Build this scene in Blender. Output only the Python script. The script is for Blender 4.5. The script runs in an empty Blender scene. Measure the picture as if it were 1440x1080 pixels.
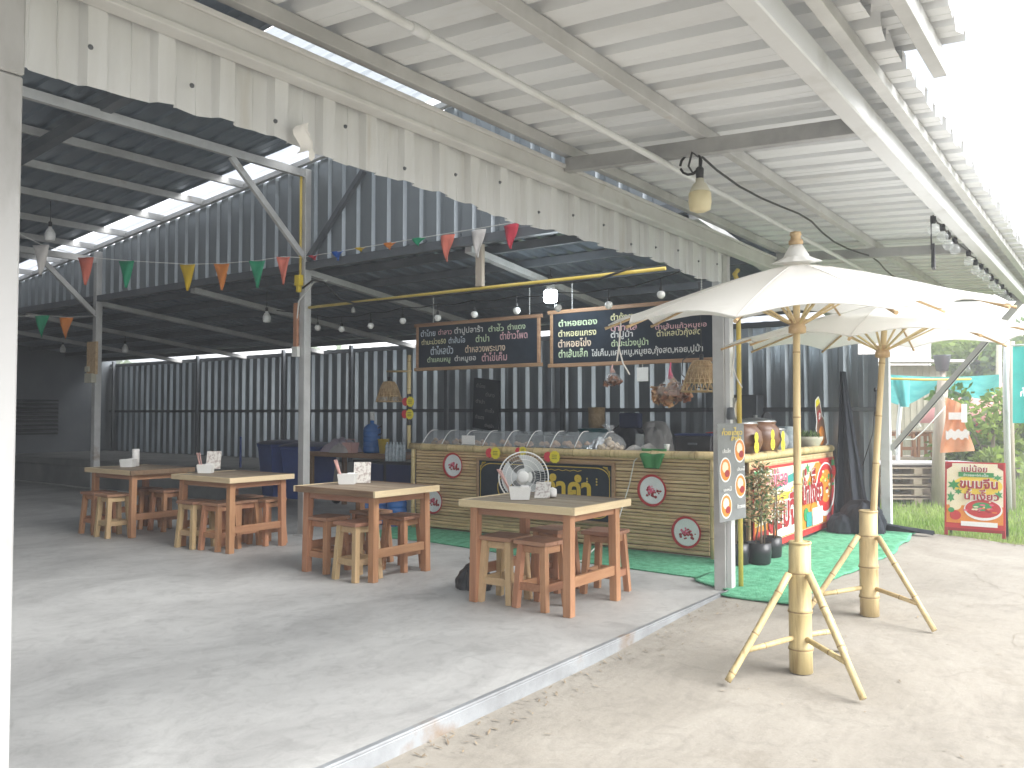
import bpy, math, random
from mathutils import Vector, Matrix, Quaternion
random.seed(7)
S = bpy.context.scene
COL = S.collection
PI = math.pi
R = math.radians

# ------------------------------------------------------------------ camera, sky, sun, exposure
YAW, PITCH, FPX, EYE = R(36.24), R(2.0), 1187.0, 1.45
cam_d = bpy.data.cameras.new('camera'); cam = bpy.data.objects.new('camera', cam_d); COL.objects.link(cam)
F0 = Vector((math.cos(YAW), math.sin(YAW), 0)); RT = Vector((math.sin(YAW), -math.cos(YAW), 0))
FW = F0 * math.cos(PITCH) + Vector((0, 0, 1)) * math.sin(PITCH)
UP = Vector((0, 0, 1)) * math.cos(PITCH) - F0 * math.sin(PITCH)
cam.matrix_world = Matrix(((RT.x, UP.x, -FW.x, 0), (RT.y, UP.y, -FW.y, 0), (RT.z, UP.z, -FW.z, EYE), (0, 0, 0, 1)))
cam_d.sensor_width = 36; cam_d.lens = FPX / 1440 * 36; cam_d.clip_start = .05; cam_d.clip_end = 3000
S.camera = cam
def at(u, v, d):
    """a real-world point d metres deep, for laying out the yard beyond the stall"""
    return Vector((0, 0, EYE)) + (FW + RT * ((u - 720) / FPX) - UP * ((v - 540) / FPX)) * d

S.render.engine = 'CYCLES'
S.cycles.use_denoising = True
S.cycles.max_bounces = 10; S.cycles.diffuse_bounces = 6; S.cycles.transparent_max_bounces = 12
S.cycles.sample_clamp_indirect = 8
S.view_settings.view_transform = 'Standard'; S.view_settings.look = 'None'
S.view_settings.gamma = 1; S.view_settings.exposure = 3.05
SUN_EL, SUN_AZ = R(37), R(-80)      # elevation; compass angle of the sun seen from above (x axis = 0)
W = bpy.data.worlds.new("World"); S.world = W; W.use_nodes = True
wn = W.node_tree.nodes; wl = W.node_tree.links
bg = wn['Background']; bg.inputs[1].default_value = .15
sky = wn.new('ShaderNodeTexSky'); sky.sky_type = 'NISHITA'; sky.sun_disc = False
sky.sun_elevation = SUN_EL; sky.sun_rotation = PI / 2 - SUN_AZ
sky.air_density = 1.2; sky.dust_density = 4.0; sky.ozone_density = .6
tc = wn.new('ShaderNodeTexCoord'); mp = wn.new('ShaderNodeMapping'); mp.inputs[3].default_value = (1, 1, 2.6)
nz = wn.new('ShaderNodeTexNoise'); nz.inputs['Scale'].default_value = 2.6; nz.inputs['Detail'].default_value = 7; nz.inputs['Roughness'].default_value = .58
cr = wn.new('ShaderNodeValToRGB'); cr.color_ramp.elements[0].position = .22; cr.color_ramp.elements[1].position = .40
hs = wn.new('ShaderNodeHueSaturation'); hs.inputs['Saturation'].default_value = .45
cl = wn.new('ShaderNodeMixRGB'); cl.blend_type = 'MIX'
cw = wn.new('ShaderNodeMixRGB'); cw.blend_type = 'MIX'      # bright and grey parts of the cloud sheet
cw.inputs[1].default_value = (.78, .86, .98, 1); cw.inputs[2].default_value = (2.6, 2.6, 2.6, 1)
n2 = wn.new('ShaderNodeTexNoise'); n2.inputs['Scale'].default_value = 4.5; n2.inputs['Detail'].default_value = 6
wl.new(tc.outputs['Generated'], mp.inputs[0]); wl.new(mp.outputs[0], nz.inputs['Vector']); wl.new(mp.outputs[0], n2.inputs['Vector'])
wl.new(nz.outputs[0], cr.inputs[0]); wl.new(sky.outputs[0], hs.inputs['Color'])
c2 = wn.new('ShaderNodeValToRGB'); c2.color_ramp.elements[0].position = .42; c2.color_ramp.elements[1].position = .58
wl.new(n2.outputs[0], c2.inputs[0]); wl.new(c2.outputs[0], cw.inputs[0])
wl.new(cr.outputs[0], cl.inputs[0]); wl.new(hs.outputs[0], cl.inputs[1]); wl.new(cw.outputs[0], cl.inputs[2])
wl.new(cl.outputs[0], bg.inputs[0])
sd = bpy.data.lights.new('sun', 'SUN'); sd.energy = 1.1; sd.angle = R(48); sd.color = (1, .99, .975)
sun = bpy.data.objects.new('sun', sd); COL.objects.link(sun)
sdir = Vector((math.cos(SUN_EL) * math.cos(SUN_AZ), math.cos(SUN_EL) * math.sin(SUN_AZ), math.sin(SUN_EL)))
sun.rotation_euler = sdir.to_track_quat('Z', 'Y').to_euler()

# ------------------------------------------------------------------ helpers: meshes and objects
class MB:
    """collects shapes and links them as one mesh object"""
    def __init__(s): s.v = []; s.f = []; s.sm = []; s.dark = []
    def add(s, vs, fs, smooth=False):
        n = len(s.v); s.v += [tuple(p) for p in vs]
        for f in fs: s.f.append(tuple(i + n for i in f)); s.sm.append(smooth)
        return s
    def box(s, c, d, m=None):
        x, y, z = d[0] / 2, d[1] / 2, d[2] / 2
        vs = [Vector(p) for p in ((-x, -y, -z), (x, -y, -z), (x, y, -z), (-x, y, -z), (-x, -y, z), (x, -y, z), (x, y, z), (-x, y, z))]
        if m is not None: vs = [m @ p for p in vs]
        vs = [p + Vector(c) for p in vs]
        return s.add(vs, [(3, 2, 1, 0), (4, 5, 6, 7), (0, 1, 5, 4), (1, 2, 6, 5), (2, 3, 7, 6), (3, 0, 4, 7)])
    def bb(s, a, b):
        a = Vector(a); b = Vector(b); return s.box((a + b) / 2, tuple(abs(q) for q in (b - a)))
    def bar(s, p, q, w, h, upv=(0, 0, 1), w2=None, h2=None):
        """rectangular bar from p to q, w across, h along upv; optional other section at q"""
        p = Vector(p); q = Vector(q); d = (q - p).normalized(); u = Vector(upv)
        a = d.cross(u)
        if a.length < 1e-4: a = d.cross(Vector((1, 0, 0)))
        a.normalize(); u = a.cross(d).normalized()
        w2 = w2 or w; h2 = h2 or h; vs = []
        for c, ww, hh in ((p, w, h), (q, w2, h2)):
            for i, j in ((-1, -1), (1, -1), (1, 1), (-1, 1)): vs.append(c + a * (i * ww / 2) + u * (j * hh / 2))
        return s.add(vs, [(0, 1, 2, 3), (7, 6, 5, 4), (0, 4, 5, 1), (1, 5, 6, 2), (2, 6, 7, 3), (3, 7, 4, 0)])
    def tube(s, pts, r, n=8, caps=True):
        """round tube along pts, r one radius or one per point"""
        pts = [Vector(p) for p in pts]; rr = r if isinstance(r, (list, tuple)) else [r] * len(pts)
        base = len(s.v); nrm = None; vs = []
        for i, p in enumerate(pts):
            t = ((pts[min(i + 1, len(pts) - 1)] - pts[max(i - 1, 0)])).normalized()
            if nrm is None:
                nrm = t.cross(Vector((0, 0, 1)))
                if nrm.length < 1e-3: nrm = t.cross(Vector((1, 0, 0)))
            nrm = (nrm - t * nrm.dot(t)).normalized(); b = t.cross(nrm)
            for k in range(n):
                an = 2 * PI * k / n; vs.append(p + (nrm * math.cos(an) + b * math.sin(an)) * rr[i])
        fs = []
        for i in range(len(pts) - 1):
            for k in range(n):
                k2 = (k + 1) % n; fs.append((i * n + k, i * n + k2, (i + 1) * n + k2, (i + 1) * n + k))
        s.add(vs, fs, True)
        if caps:
            m = (len(pts) - 1) * n
            s.f.append(tuple(base + k for k in reversed(range(n)))); s.sm.append(False)
            s.f.append(tuple(base + m + k for k in range(n))); s.sm.append(False)
        return s
    def lathe(s, prof, c=(0, 0, 0), n=20, m=None, sx=1, sy=1):
        """profile of (radius, height) turned about z"""
        vs = []
        for r, z in prof:
            for k in range(n):
                an = 2 * PI * k / n; vs.append(Vector((r * sx * math.cos(an), r * sy * math.sin(an), z)))
        if m is not None: vs = [m @ p for p in vs]
        vs = [p + Vector(c) for p in vs]; fs = []
        for i in range(len(prof) - 1):
            for k in range(n):
                k2 = (k + 1) % n; fs.append((i * n + k, i * n + k2, (i + 1) * n + k2, (i + 1) * n + k))
        base = len(s.v); s.add(vs, fs, True)
        if prof[0][0] > 1e-4: s.f.append(tuple(base + k for k in reversed(range(n)))); s.sm.append(False)
        if prof[-1][0] > 1e-4: s.f.append(tuple(base + (len(prof) - 1) * n + k for k in range(n))); s.sm.append(False)
        return s
    def prism(s, poly, ex, m=None, c=(0, 0, 0)):
        """flat outline (x, y) pushed ex along z"""
        n = len(poly); vs = [Vector((x, y, 0)) for x, y in poly] + [Vector((x, y, ex)) for x, y in poly]
        if m is not None: vs = [m @ p for p in vs]
        vs = [p + Vector(c) for p in vs]
        fs = [tuple(reversed(range(n))), tuple(range(n, 2 * n))] + [(i, (i + 1) % n, n + (i + 1) % n, n + i) for i in range(n)]
        return s.add(vs, fs)
    def grid(s, fn, nu, nv, smooth=True):
        vs = [fn(i / nu, j / nv) for j in range(nv + 1) for i in range(nu + 1)]
        fs = [(j * (nu + 1) + i, j * (nu + 1) + i + 1, (j + 1) * (nu + 1) + i + 1, (j + 1) * (nu + 1) + i) for j in range(nv) for i in range(nu)]
        return s.add(vs, fs, smooth)
    def bamboo(s, p, q, r, gap=.3, n=10, r2=None, seed=0):
        p = Vector(p); q = Vector(q); L = (q - p).length; rnd = random.Random(int(L * 1000) + seed)
        r2 = r2 or r; ts = [0]; rs = [1]; x = gap * rnd.uniform(.4, .9)
        while x < L - .02:
            for o, k in ((-.014, 1.0), (-.004, 1.1), (0, 1.02), (.004, 1.09), (.016, .99)):
                if 0 < x + o < L: ts.append((x + o) / L); rs.append(k)
            x += gap * rnd.uniform(.85, 1.15)
        ts.append(1); rs.append(1); side = (q - p).cross(Vector((.3, .2, .1))).normalized()
        pts = [p.lerp(q, t) + side * (math.sin(t * PI) * L * .004) for t in ts]
        f0 = len(s.f); s.tube(pts, [(r + (r2 - r) * t) * k for t, k in zip(ts, rs)], n)
        for i in range(len(ts) - 1):
            if (ts[i + 1] - ts[i]) * L < .006: s.dark += range(f0 + i * n, f0 + (i + 1) * n)
        return s
    def build(s, name, mt=None, parent=None, bevel=0):
        me = bpy.data.meshes.new(name); me.from_pydata(s.v, [], s.f); me.update()
        me.polygons.foreach_set('use_smooth', s.sm)
        o = bpy.data.objects.new(name, me); COL.objects.link(o)
        if mt: me.materials.append(mt)
        if s.dark:
            me.materials.append(M['bamboo_node'])
            for i in s.dark: me.polygons[i].material_index = 1
        if parent: o.parent = parent
        if bevel:
            b = o.modifiers.new('edges', 'BEVEL'); b.width = bevel; b.segments = 1; b.limit_method = 'ANGLE'
        return o

def tag(o, label=None, cat=None, group=None, kind=None):
    if label: o['label'] = label
    if cat: o['category'] = cat
    if group: o['group'] = group
    if kind: o['kind'] = kind
    return o
def thing(name, label, cat, loc=(0, 0, 0), rz=0, group=None):
    o = bpy.data.objects.new(name, None); COL.objects.link(o); o.location = loc; o.rotation_euler = (0, 0, rz)
    o.empty_display_size = .1
    return tag(o, label, cat, group)
def dup(o, parent=None):
    c = o.copy(); COL.objects.link(c)
    if parent: c.parent = parent
    for ch in list(o.children): dup(ch, c)
    return c

# ------------------------------------------------------------------ materials
def mat(name, col, rough=.6, metal=0, col2=None, scale=4, stretch=(1, 1, 1), detail=5, bump=0, bscale=None, island=0, objrand=0,
        ramp=(.35, .65), spec=.5, col3=None, trans=0, alpha=1, rough2=None, ripple=None):
    m = bpy.data.materials.new(name); m.use_nodes = True; n = m.node_tree.nodes; l = m.node_tree.links
    b = n['Principled BSDF']; b.inputs['Roughness'].default_value = rough; b.inputs['Metallic'].default_value = metal
    b.inputs['Base Color'].default_value = (*col, 1); b.inputs['Specular IOR Level'].default_value = spec
    tcn = n.new('ShaderNodeTexCoord'); mpn = n.new('ShaderNodeMapping'); mpn.inputs[3].default_value = stretch
    l.new(tcn.outputs['Object'], mpn.inputs[0]); last = None
    if objrand:
        oi = n.new('ShaderNodeObjectInfo'); ad = n.new('ShaderNodeVectorMath'); ad.operation = 'ADD'
        sc = n.new('ShaderNodeVectorMath'); sc.operation = 'SCALE'; sc.inputs[0].default_value = (17, 31, 23)
        l.new(oi.outputs['Random'], sc.inputs['Scale']); l.new(mpn.outputs[0], ad.inputs[0]); l.new(sc.outputs[0], ad.inputs[1]); vec = ad.outputs[0]
    else: vec = mpn.outputs[0]
    if col2:
        t = n.new('ShaderNodeTexNoise'); t.inputs['Scale'].default_value = scale; t.inputs['Detail'].default_value = detail
        t.inputs['Roughness'].default_value = .6; l.new(vec, t.inputs['Vector'])
        r = n.new('ShaderNodeValToRGB'); r.color_ramp.elements[0].position = ramp[0]; r.color_ramp.elements[1].position = ramp[1]
        r.color_ramp.elements[0].color = (*col, 1); r.color_ramp.elements[1].color = (*col2, 1)
        if col3:
            e = r.color_ramp.elements.new(ramp[1] + .12); e.color = (*col3, 1)
        l.new(t.outputs[0], r.inputs[0]); last = r.outputs[0]
        if rough2 is not None:
            mr = n.new('ShaderNodeMapRange'); mr.inputs[1].default_value = ramp[0]; mr.inputs[2].default_value = ramp[1]
            mr.inputs[3].default_value = rough; mr.inputs[4].default_value = rough2; l.new(t.outputs[0], mr.inputs[0]); l.new(mr.outputs[0], b.inputs['Roughness'])
    if island or objrand:
        h = n.new('ShaderNodeHueSaturation'); vv = None
        if island:
            g = n.new('ShaderNodeNewGeometry'); vv = g.outputs['Random Per Island']; am = island
        else: vv = oi.outputs['Random']; am = objrand
        mr = n.new('ShaderNodeMapRange'); mr.inputs[3].default_value = 1 - am; mr.inputs[4].default_value = 1 + am
        l.new(vv, mr.inputs[0]); l.new(mr.outputs[0], h.inputs['Value'])
        if island and objrand:
            m3 = n.new('ShaderNodeMapRange'); m3.inputs[3].default_value = .494; m3.inputs[4].default_value = .507
            l.new(oi.outputs['Random'], m3.inputs[0]); l.new(m3.outputs[0], h.inputs['Hue'])
        if last: l.new(last, h.inputs['Color'])
        else: h.inputs['Color'].default_value = (*col, 1)
        last = h.outputs[0]
    if last: l.new(last, b.inputs['Base Color'])
    if bump:
        t2 = n.new('ShaderNodeTexNoise'); t2.inputs['Scale'].default_value = bscale or scale * 3; t2.inputs['Detail'].default_value = 6
        l.new(vec, t2.inputs['Vector']); bp = n.new('ShaderNodeBump'); bp.inputs['Strength'].default_value = bump; bp.inputs['Distance'].default_value = .02
        l.new(t2.outputs[0], bp.inputs['Height']); l.new(bp.outputs[0], b.inputs['Normal'])
    if alpha < 1: b.inputs['Alpha'].default_value = alpha
    if trans:
        tr = n.new('ShaderNodeBsdfTranslucent'); tr.inputs[0].default_value = (*(col2 or col), 1); mx = n.new('ShaderNodeMixShader'); mx.inputs[0].default_value = trans
        if last: l.new(last, tr.inputs[0])
        l.new(b.outputs[0], mx.inputs[1]); l.new(tr.outputs[0], mx.inputs[2]); l.new(mx.outputs[0], n['Material Output'].inputs[0])
    return m
def emis(name, col, st):
    m = bpy.data.materials.new(name); m.use_nodes = True; b = m.node_tree.nodes['Principled BSDF']
    b.inputs['Emission Color'].default_value = (*col, 1); b.inputs['Emission Strength'].default_value = st; b.inputs['Base Color'].default_value = (*col, 1)
    return m

M = {}
M['floor'] = mat('trowelled_concrete', (.33, .33, .325), .5, 0, (.43, .43, .42), 1.6, (1, 1, 1), 12, .12, 30, ramp=(.34, .56), col3=(.50, .50, .485), rough2=.72)
M['yard'] = mat('rough_concrete', (.335, .31, .275), .9, 0, (.43, .402, .36), .9, (1, 1, 1), 10, .4, 30, ramp=(.32, .6))
def concrete(name, a, b, c, stain, sc, rough, stain_at, bump, arcs=0):
    m = bpy.data.materials.new(name); m.use_nodes = True; n = m.node_tree.nodes; l = m.node_tree.links; p = n['Principled BSDF']; p.inputs['Roughness'].default_value = rough
    t = n.new('ShaderNodeTexCoord')
    def noise(scale, det, dist=0, st=(1, 1, 1)):
        mpp = n.new('ShaderNodeMapping'); mpp.inputs[3].default_value = st; x = n.new('ShaderNodeTexNoise'); x.inputs['Scale'].default_value = scale; x.inputs['Detail'].default_value = det
        x.inputs['Roughness'].default_value = .65; x.inputs['Distortion'].default_value = dist; l.new(t.outputs['Object'], mpp.inputs[0]); l.new(mpp.outputs[0], x.inputs['Vector']); return x.outputs[0]
    def ramp(v, stops):
        r = n.new('ShaderNodeValToRGB'); r.color_ramp.elements[0].position = stops[0][0]; r.color_ramp.elements[0].color = (*stops[0][1], 1); r.color_ramp.elements[1].position = stops[-1][0]; r.color_ramp.elements[1].color = (*stops[-1][1], 1)
        for q, cc in stops[1:-1]:
            e = r.color_ramp.elements.new(q); e.color = (*cc, 1)
        l.new(v, r.inputs[0]); return r.outputs[0]
    def mix(kind, f, x, y):
        q = n.new('ShaderNodeMixRGB'); q.blend_type = kind
        if isinstance(f, float): q.inputs[0].default_value = f
        else: l.new(f, q.inputs[0])
        l.new(x, q.inputs[1])
        if isinstance(y, tuple): q.inputs[2].default_value = (*y, 1)
        else: l.new(y, q.inputs[2])
        return q.outputs[0]
    base = ramp(noise(sc, 12, .9, (1, 1.5, 1)), [(.30, a), (.5, b), (.68, c)])
    g1, w1 = (.72,) * 3, (1.0,) * 3
    base = mix('MULTIPLY', .55, base, ramp(noise(sc * 9, 8, 1.4), [(.32, g1), (.52, w1)]))
    base = mix('MULTIPLY', .16, base, ramp(noise(90, 4), [(.38, (.6,) * 3), (.55, w1)]))
    z0, o1 = (0, 0, 0), (1, 1, 1)
    spots = ramp(noise(2.3, 6, .25), [(stain_at, z0), (stain_at + .09, o1)])
    base = mix('MIX', mix('MULTIPLY', 1.0, spots, (.36, .36, .36)), base, stain)
    l.new(base, p.inputs['Base Color'])
    bp = n.new('ShaderNodeBump'); bp.inputs['Strength'].default_value = bump; bp.inputs['Distance'].default_value = .012; h = noise(26, 5)
    if arcs:
        wv = n.new('ShaderNodeTexWave'); wv.wave_type = 'RINGS'; wv.inputs['Scale'].default_value = 5; wv.inputs['Distortion'].default_value = 3; wv.inputs['Detail'].default_value = 3; mpp = n.new('ShaderNodeMapping'); mpp.inputs[1].default_value = (-1.2, 1.5, 0)
        l.new(t.outputs['Object'], mpp.inputs[0]); l.new(mpp.outputs[0], wv.inputs['Vector']); h = mix('ADD', float(arcs), h, wv.outputs['Color'])
    l.new(h, bp.inputs['Height']); l.new(bp.outputs[0], p.inputs['Normal']); return m
M['floor'] = concrete('trowelled_concrete', (.37, .365, .355), (.48, .475, .46), (.58, .575, .555), (.25, .245, .24), .8, .55, .585, .10)
M['yard'] = concrete('rough_concrete', (.245, .222, .188), (.305, .278, .238), (.36, .332, .288), (.21, .182, .145), .6, .92, .60, .28, .10)
M['soil'] = mat('lawn_soil', (.10, .13, .04), .95, 0, (.2, .2, .09), .8, bump=.5)
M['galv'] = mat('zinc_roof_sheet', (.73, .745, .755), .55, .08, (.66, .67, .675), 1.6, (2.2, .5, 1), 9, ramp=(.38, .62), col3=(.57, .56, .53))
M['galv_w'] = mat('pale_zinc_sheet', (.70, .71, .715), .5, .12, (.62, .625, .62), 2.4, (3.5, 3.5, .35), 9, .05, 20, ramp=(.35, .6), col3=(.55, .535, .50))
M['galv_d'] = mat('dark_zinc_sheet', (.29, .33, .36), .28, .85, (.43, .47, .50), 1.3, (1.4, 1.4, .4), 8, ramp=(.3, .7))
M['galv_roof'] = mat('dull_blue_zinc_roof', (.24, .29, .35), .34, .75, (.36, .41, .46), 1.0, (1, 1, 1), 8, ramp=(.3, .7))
M['steel'] = mat('painted_steel', (.42, .42, .41), .5, .25, (.58, .58, .57), 3, (1, 1, 1), 8, .08, 30, ramp=(.3, .64), col3=(.34, .27, .21))
M['steel_old'] = mat('grey_weathered_steel', (.28, .28, .28), .6, .3, (.42, .42, .415), 4, (1, 1, 1), 9, .1, 30, ramp=(.3, .6))
M['steel_w'] = mat('white_painted_steel', (.50, .50, .49), .55, 0, (.63, .64, .645), 3.0, (1, 1, 1), 10, .06, 25, ramp=(.3, .46))
M['steel_d'] = mat('dark_steel', (.10, .115, .13), .5, .3, (.16, .17, .185), 3, ramp=(.3, .7))
M['steel_dirty'] = mat('weathered_steel_channel', (.20, .205, .21), .6, .2, (.33, .345, .36), 2.4, (1, 1, 1), 10, .15, 20, ramp=(.3, .60), col3=(.26, .20, .15))
M['clear'] = mat('milky_roof_panel', (.60, .62, .66), .4, 0, trans=.5)
M['dim_clear'] = mat('dimmed_roof_panel', (.42, .45, .48), .4, 0, trans=.6)  # for the added skylight, greyed to pass less light
def wood(nm, a, b, ax, isl=.16, orr=.12):
    st = {'x': (.7, 9, 9), 'y': (9, .7, 9), 'z': (9, 9, .7)}[ax]
    return mat(nm, a, .62, 0, b, 3.2, st, 6, .12, 9, island=isl, objrand=orr, ramp=(.3, .7))
M['w_red_z'] = wood('red_brown_wood_leg', (.32, .142, .07), (.46, .24, .13), 'z')
M['w_red_x'] = wood('red_brown_wood_rail', (.29, .125, .06), (.41, .21, .112), 'x')
M['w_red_y'] = wood('red_brown_wood_plank', (.26, .125, .075), (.37, .2, .12), 'y')
M['w_yel_z'] = wood('yellow_wood_leg', (.42, .285, .145), (.54, .38, .21), 'z')
M['w_yel_x'] = wood('yellow_wood_rail', (.40, .27, .14), (.52, .365, .2), 'x')
M['w_top'] = wood('grey_tan_table_plank', (.17, .125, .085), (.33, .26, .18), 'y', .28)
M['w_pale'] = wood('pale_edge_board', (.58, .44, .26), (.70, .565, .36), 'y', .05, .03)
M['w_pale_x'] = wood('pale_end_board', (.58, .44, .26), (.70, .565, .36), 'x', .05, .03)
M['w_dark'] = wood('brown_edge_board', (.15, .085, .05), (.25, .155, .09), 'y', .05, .03)
M['w_shelf'] = wood('brown_shelf_wood', (.2, .115, .06), (.3, .18, .1), 'y', .1, .05)
M['w_post'] = wood('weathered_timber', (.33, .28, .22), (.45, .4, .33), 'z', .1, .1)
M['w_pallet'] = wood('pallet_wood', (.38, .3, .23), (.54, .45, .36), 'x', .2, .1)
M['w_frame'] = wood('sign_frame_wood', (.24, .13, .07), (.36, .22, .125), 'y', .15, .05)
M['bamboo'] = mat('dry_bamboo', (.36, .25, .115), .5, 0, (.58, .455, .235), 3.4, (7, 7, .8), 8, .08, 20, island=.1, objrand=.05, ramp=(.28, .5))
M['bamboo_node'] = mat('bamboo_node_ring', (.26, .17, .08), .7, 0, (.38, .26, .12), 20)
M['bamboo_slat'] = mat('split_bamboo_slat', (.50, .345, .175), .55, 0, (.66, .495, .285), 5, (5, 1, 5), 6, .1, 20, island=.22, ramp=(.3, .7))
M['bamboo_dk'] = mat('bamboo_gap_backing', (.20, .125, .065), .8)
M['cane'] = mat('woven_cane', (.40, .26, .13), .65, 0, (.55, .4, .22), 20, island=.15)
M['canvas'] = mat('white_umbrella_cloth', (.79, .785, .755), .85, 0, (.88, .875, .855), 3.2, (1, 1, 1), 9, ramp=(.26, .42), bump=.12, bscale=5, trans=.42)
M['carpet'] = mat('green_artificial_turf', (.05, .27, .14), .95, 0, (.15, .47, .28), 14, (1, 1, 1), 12, 1.0, 70, ramp=(.32, .62))
M['chalk'] = mat('blackboard', (.010, .016, .026), .8, 0, (.022, .032, .046), 5, ramp=(.35, .75), spec=.2)
M['white_pl'] = mat('white_plastic', (.74, .74, .71), .4, 0, (.78, .78, .76), 8)
M['pink_pl'] = mat('pink_plastic', (.66, .40, .36), .45)
M['yellow_pl'] = mat('yellow_plastic', (.62, .46, .03), .4)
M['blue_pl'] = mat('blue_bin_plastic', (.012, .045, .22), .42, 0, (.02, .07, .3), 3)
M['blue_dk'] = mat('dark_blue_lid_plastic', (.008, .02, .085), .45)
M['teal_pl'] = mat('teal_plastic', (.02, .16, .18), .5)
M['black'] = mat('black_plastic', (.012, .013, .016), .35, 0, (.03, .03, .034), 6)
M['rubber'] = mat('black_rubber', (.018, .018, .02), .7)
M['wire'] = mat('black_cable', (.015, .015, .017), .5)
M['wirew'] = mat('white_cable', (.66, .66, .62), .5)
M['conduit'] = mat('yellow_conduit', (.62, .45, .07), .45, 0, (.7, .54, .14), 4)
M['jug'] = mat('blue_water_jug', (.015, .14, .48), .18, 0, (.03, .2, .56), 2, trans=.2)
M['alu'] = mat('aluminium_pot', (.6, .6, .6), .28, .85, (.7, .7, .7), 6)
M['clay'] = mat('glazed_clay_pot', (.13, .055, .03), .35, 0, (.24, .12, .065), 5, col3=(.3, .2, .12))
M['red'] = mat('red_enamel', (.50, .03, .035), .35)
M['red_print'] = mat('red_print', (.52, .03, .03), .5)
M['dkred_print'] = mat('dark_red_print', (.33, .015, .02), .5)
M['pink_print'] = mat('pink_print', (.72, .12, .22), .5)
M['orange_print'] = mat('orange_print', (.72, .25, .03), .5)
M['yellow_print'] = mat('yellow_print', (.80, .58, .06), .5)
M['cream_print'] = mat('cream_print', (.78, .68, .45), .5, 0, (.82, .76, .6), 4)
M['green_print'] = mat('green_print', (.05, .28, .09), .5)
M['teal_print'] = mat('teal_print', (.04, .30, .27), .5)
M['white_print'] = mat('white_print', (.82, .82, .8), .5)
M['black_print'] = mat('black_print', (.02, .02, .02), .5)
M['grey_print'] = mat('grey_menu_print', (.19, .2, .2), .5, 0, (.23, .24, .24), 4)
M['gold'] = mat('gold_paint', (.66, .46, .05), .35, .1)
M['enamel'] = mat('white_enamel', (.70, .72, .73), .22, 0, (.76, .77, .78), 6)
M['tag_y'] = mat('yellow_card', (.78, .66, .04), .55)
M['tag_r'] = mat('red_card', (.62, .05, .07), .55)
M['bulb'] = mat('opal_bulb_glass', (.86, .86, .84), .3, 0)
M['bulb_cream'] = mat('cream_bulb_glass', (.78, .70, .46), .3, 0, trans=.3)
M['lit'] = emis('lit_bulb', (.85, .95, 1), 14)
M['paper'] = mat('printed_paper', (.68, .65, .6), .7, 0, (.4, .33, .3), 30, (1, 1, 1), 3, ramp=(.5, .6))
M['tissue'] = mat('tissue_paper', (.80, .78, .75), .8)
M['film'] = mat('clear_cover_film', (.66, .69, .70), .15, .2, alpha=.42, spec=.9)
M['bagclear'] = mat('clear_bag_film', (.70, .72, .73), .15, 0, alpha=.22, spec=.8, bump=.8, bscale=18)
M['bag'] = mat('thin_white_bag', (.76, .74, .72), .4, 0, trans=.4, alpha=.72, bump=.8, bscale=14)
M['bagp'] = mat('thin_lilac_bag', (.56, .48, .56), .45, 0, trans=.3, bump=1, bscale=12)
M['foil'] = mat('crumpled_foil', (.75, .75, .76), .25, .9, bump=1, bscale=25)
M['net'] = mat('black_shade_net', (.016, .019, .026), .7, 0, (.035, .04, .05), 4, (1, 1, .3), bump=.4, spec=.15)
M['leafcloth'] = mat('green_leaf_mat', (.03, .2, .05), .6)
M['bottle'] = mat('clear_bottle_pack', (.42, .5, .55), .12, 0, (.62, .68, .72), 20, (1, 1, 1), 2, trans=.3)
M['cream'] = mat('dry_snack_pieces', (.62, .42, .24), .6, 0, (.5, .25, .13), 20, island=.3)
M['snack_pale'] = mat('pale_food_pieces', (.62, .5, .36), .6, 0, (.46, .36, .26), 12, island=.25)
M['brownsnack'] = mat('dark_snack_pieces', (.26, .12, .08), .6, 0, (.4, .2, .12), 20, island=.3)
M['shed_back'] = mat('beige_ribbed_cladding', (.46, .44, .34), .7, 0, (.56, .53, .42), 2)
M['conc_wall'] = mat('dark_block_wall', (.12, .135, .15), .9, 0, (.17, .185, .20), 1.2, bump=.2)
M['ledge'] = mat('old_concrete_ledge', (.2, .21, .21), .9, 0, (.32, .32, .31), 1.6, bump=.25)
M['teal_cloth'] = mat('teal_shade_cloth', (.10, .46, .47), .8, 0, (.18, .58, .57), 3, trans=.35)
M['orange_cloth'] = mat('faded_orange_banner', (.72, .27, .12), .8, 0, (.80, .42, .26), 2.5, trans=.3)
M['teal_flag'] = mat('teal_flag_cloth', (.01, .27, .24), .7, 0, (.02, .34, .30), 2, trans=.25)
M['pinkcloth'] = mat('pink_parasol_cloth', (.72, .36, .34), .8, trans=.3)
M['paleprint'] = mat('faded_white_banner', (.62, .60, .60), .8, 0, (.70, .66, .66), 1.5, trans=.2)
M['bark'] = mat('tree_bark', (.16, .12, .085), .9, 0, (.26, .21, .16), 6, bump=.5)
M['leaf'] = mat('tree_leaf', (.11, .185, .05), .55, 0, (.19, .28, .09), 2, island=.4, trans=.35)
M['leaf2'] = mat('bright_tree_leaf', (.2, .29, .05), .55, 0, (.3, .38, .1), 2, island=.4, trans=.4)
M['grass'] = mat('lawn_grass', (.18, .30, .05), .6, 0, (.32, .42, .12), .6, island=.3, trans=.4)
M['dry'] = mat('dry_litter', (.3, .24, .16), .9, 0, (.2, .15, .1), 5, island=.3)
PEN = {'coral': (.72, .2, .14), 'red': (.55, .04, .07), 'green': (.02, .34, .17), 'yellow': (.72, .5, .02), 'orange': (.74, .26, .05), 'white': (.66, .63, .6), 'blue': (.02, .12, .5)}
for k, c in PEN.items(): M['pen_' + k] = mat(k + '_pennant_cloth', c, .7, trans=.25)
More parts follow.
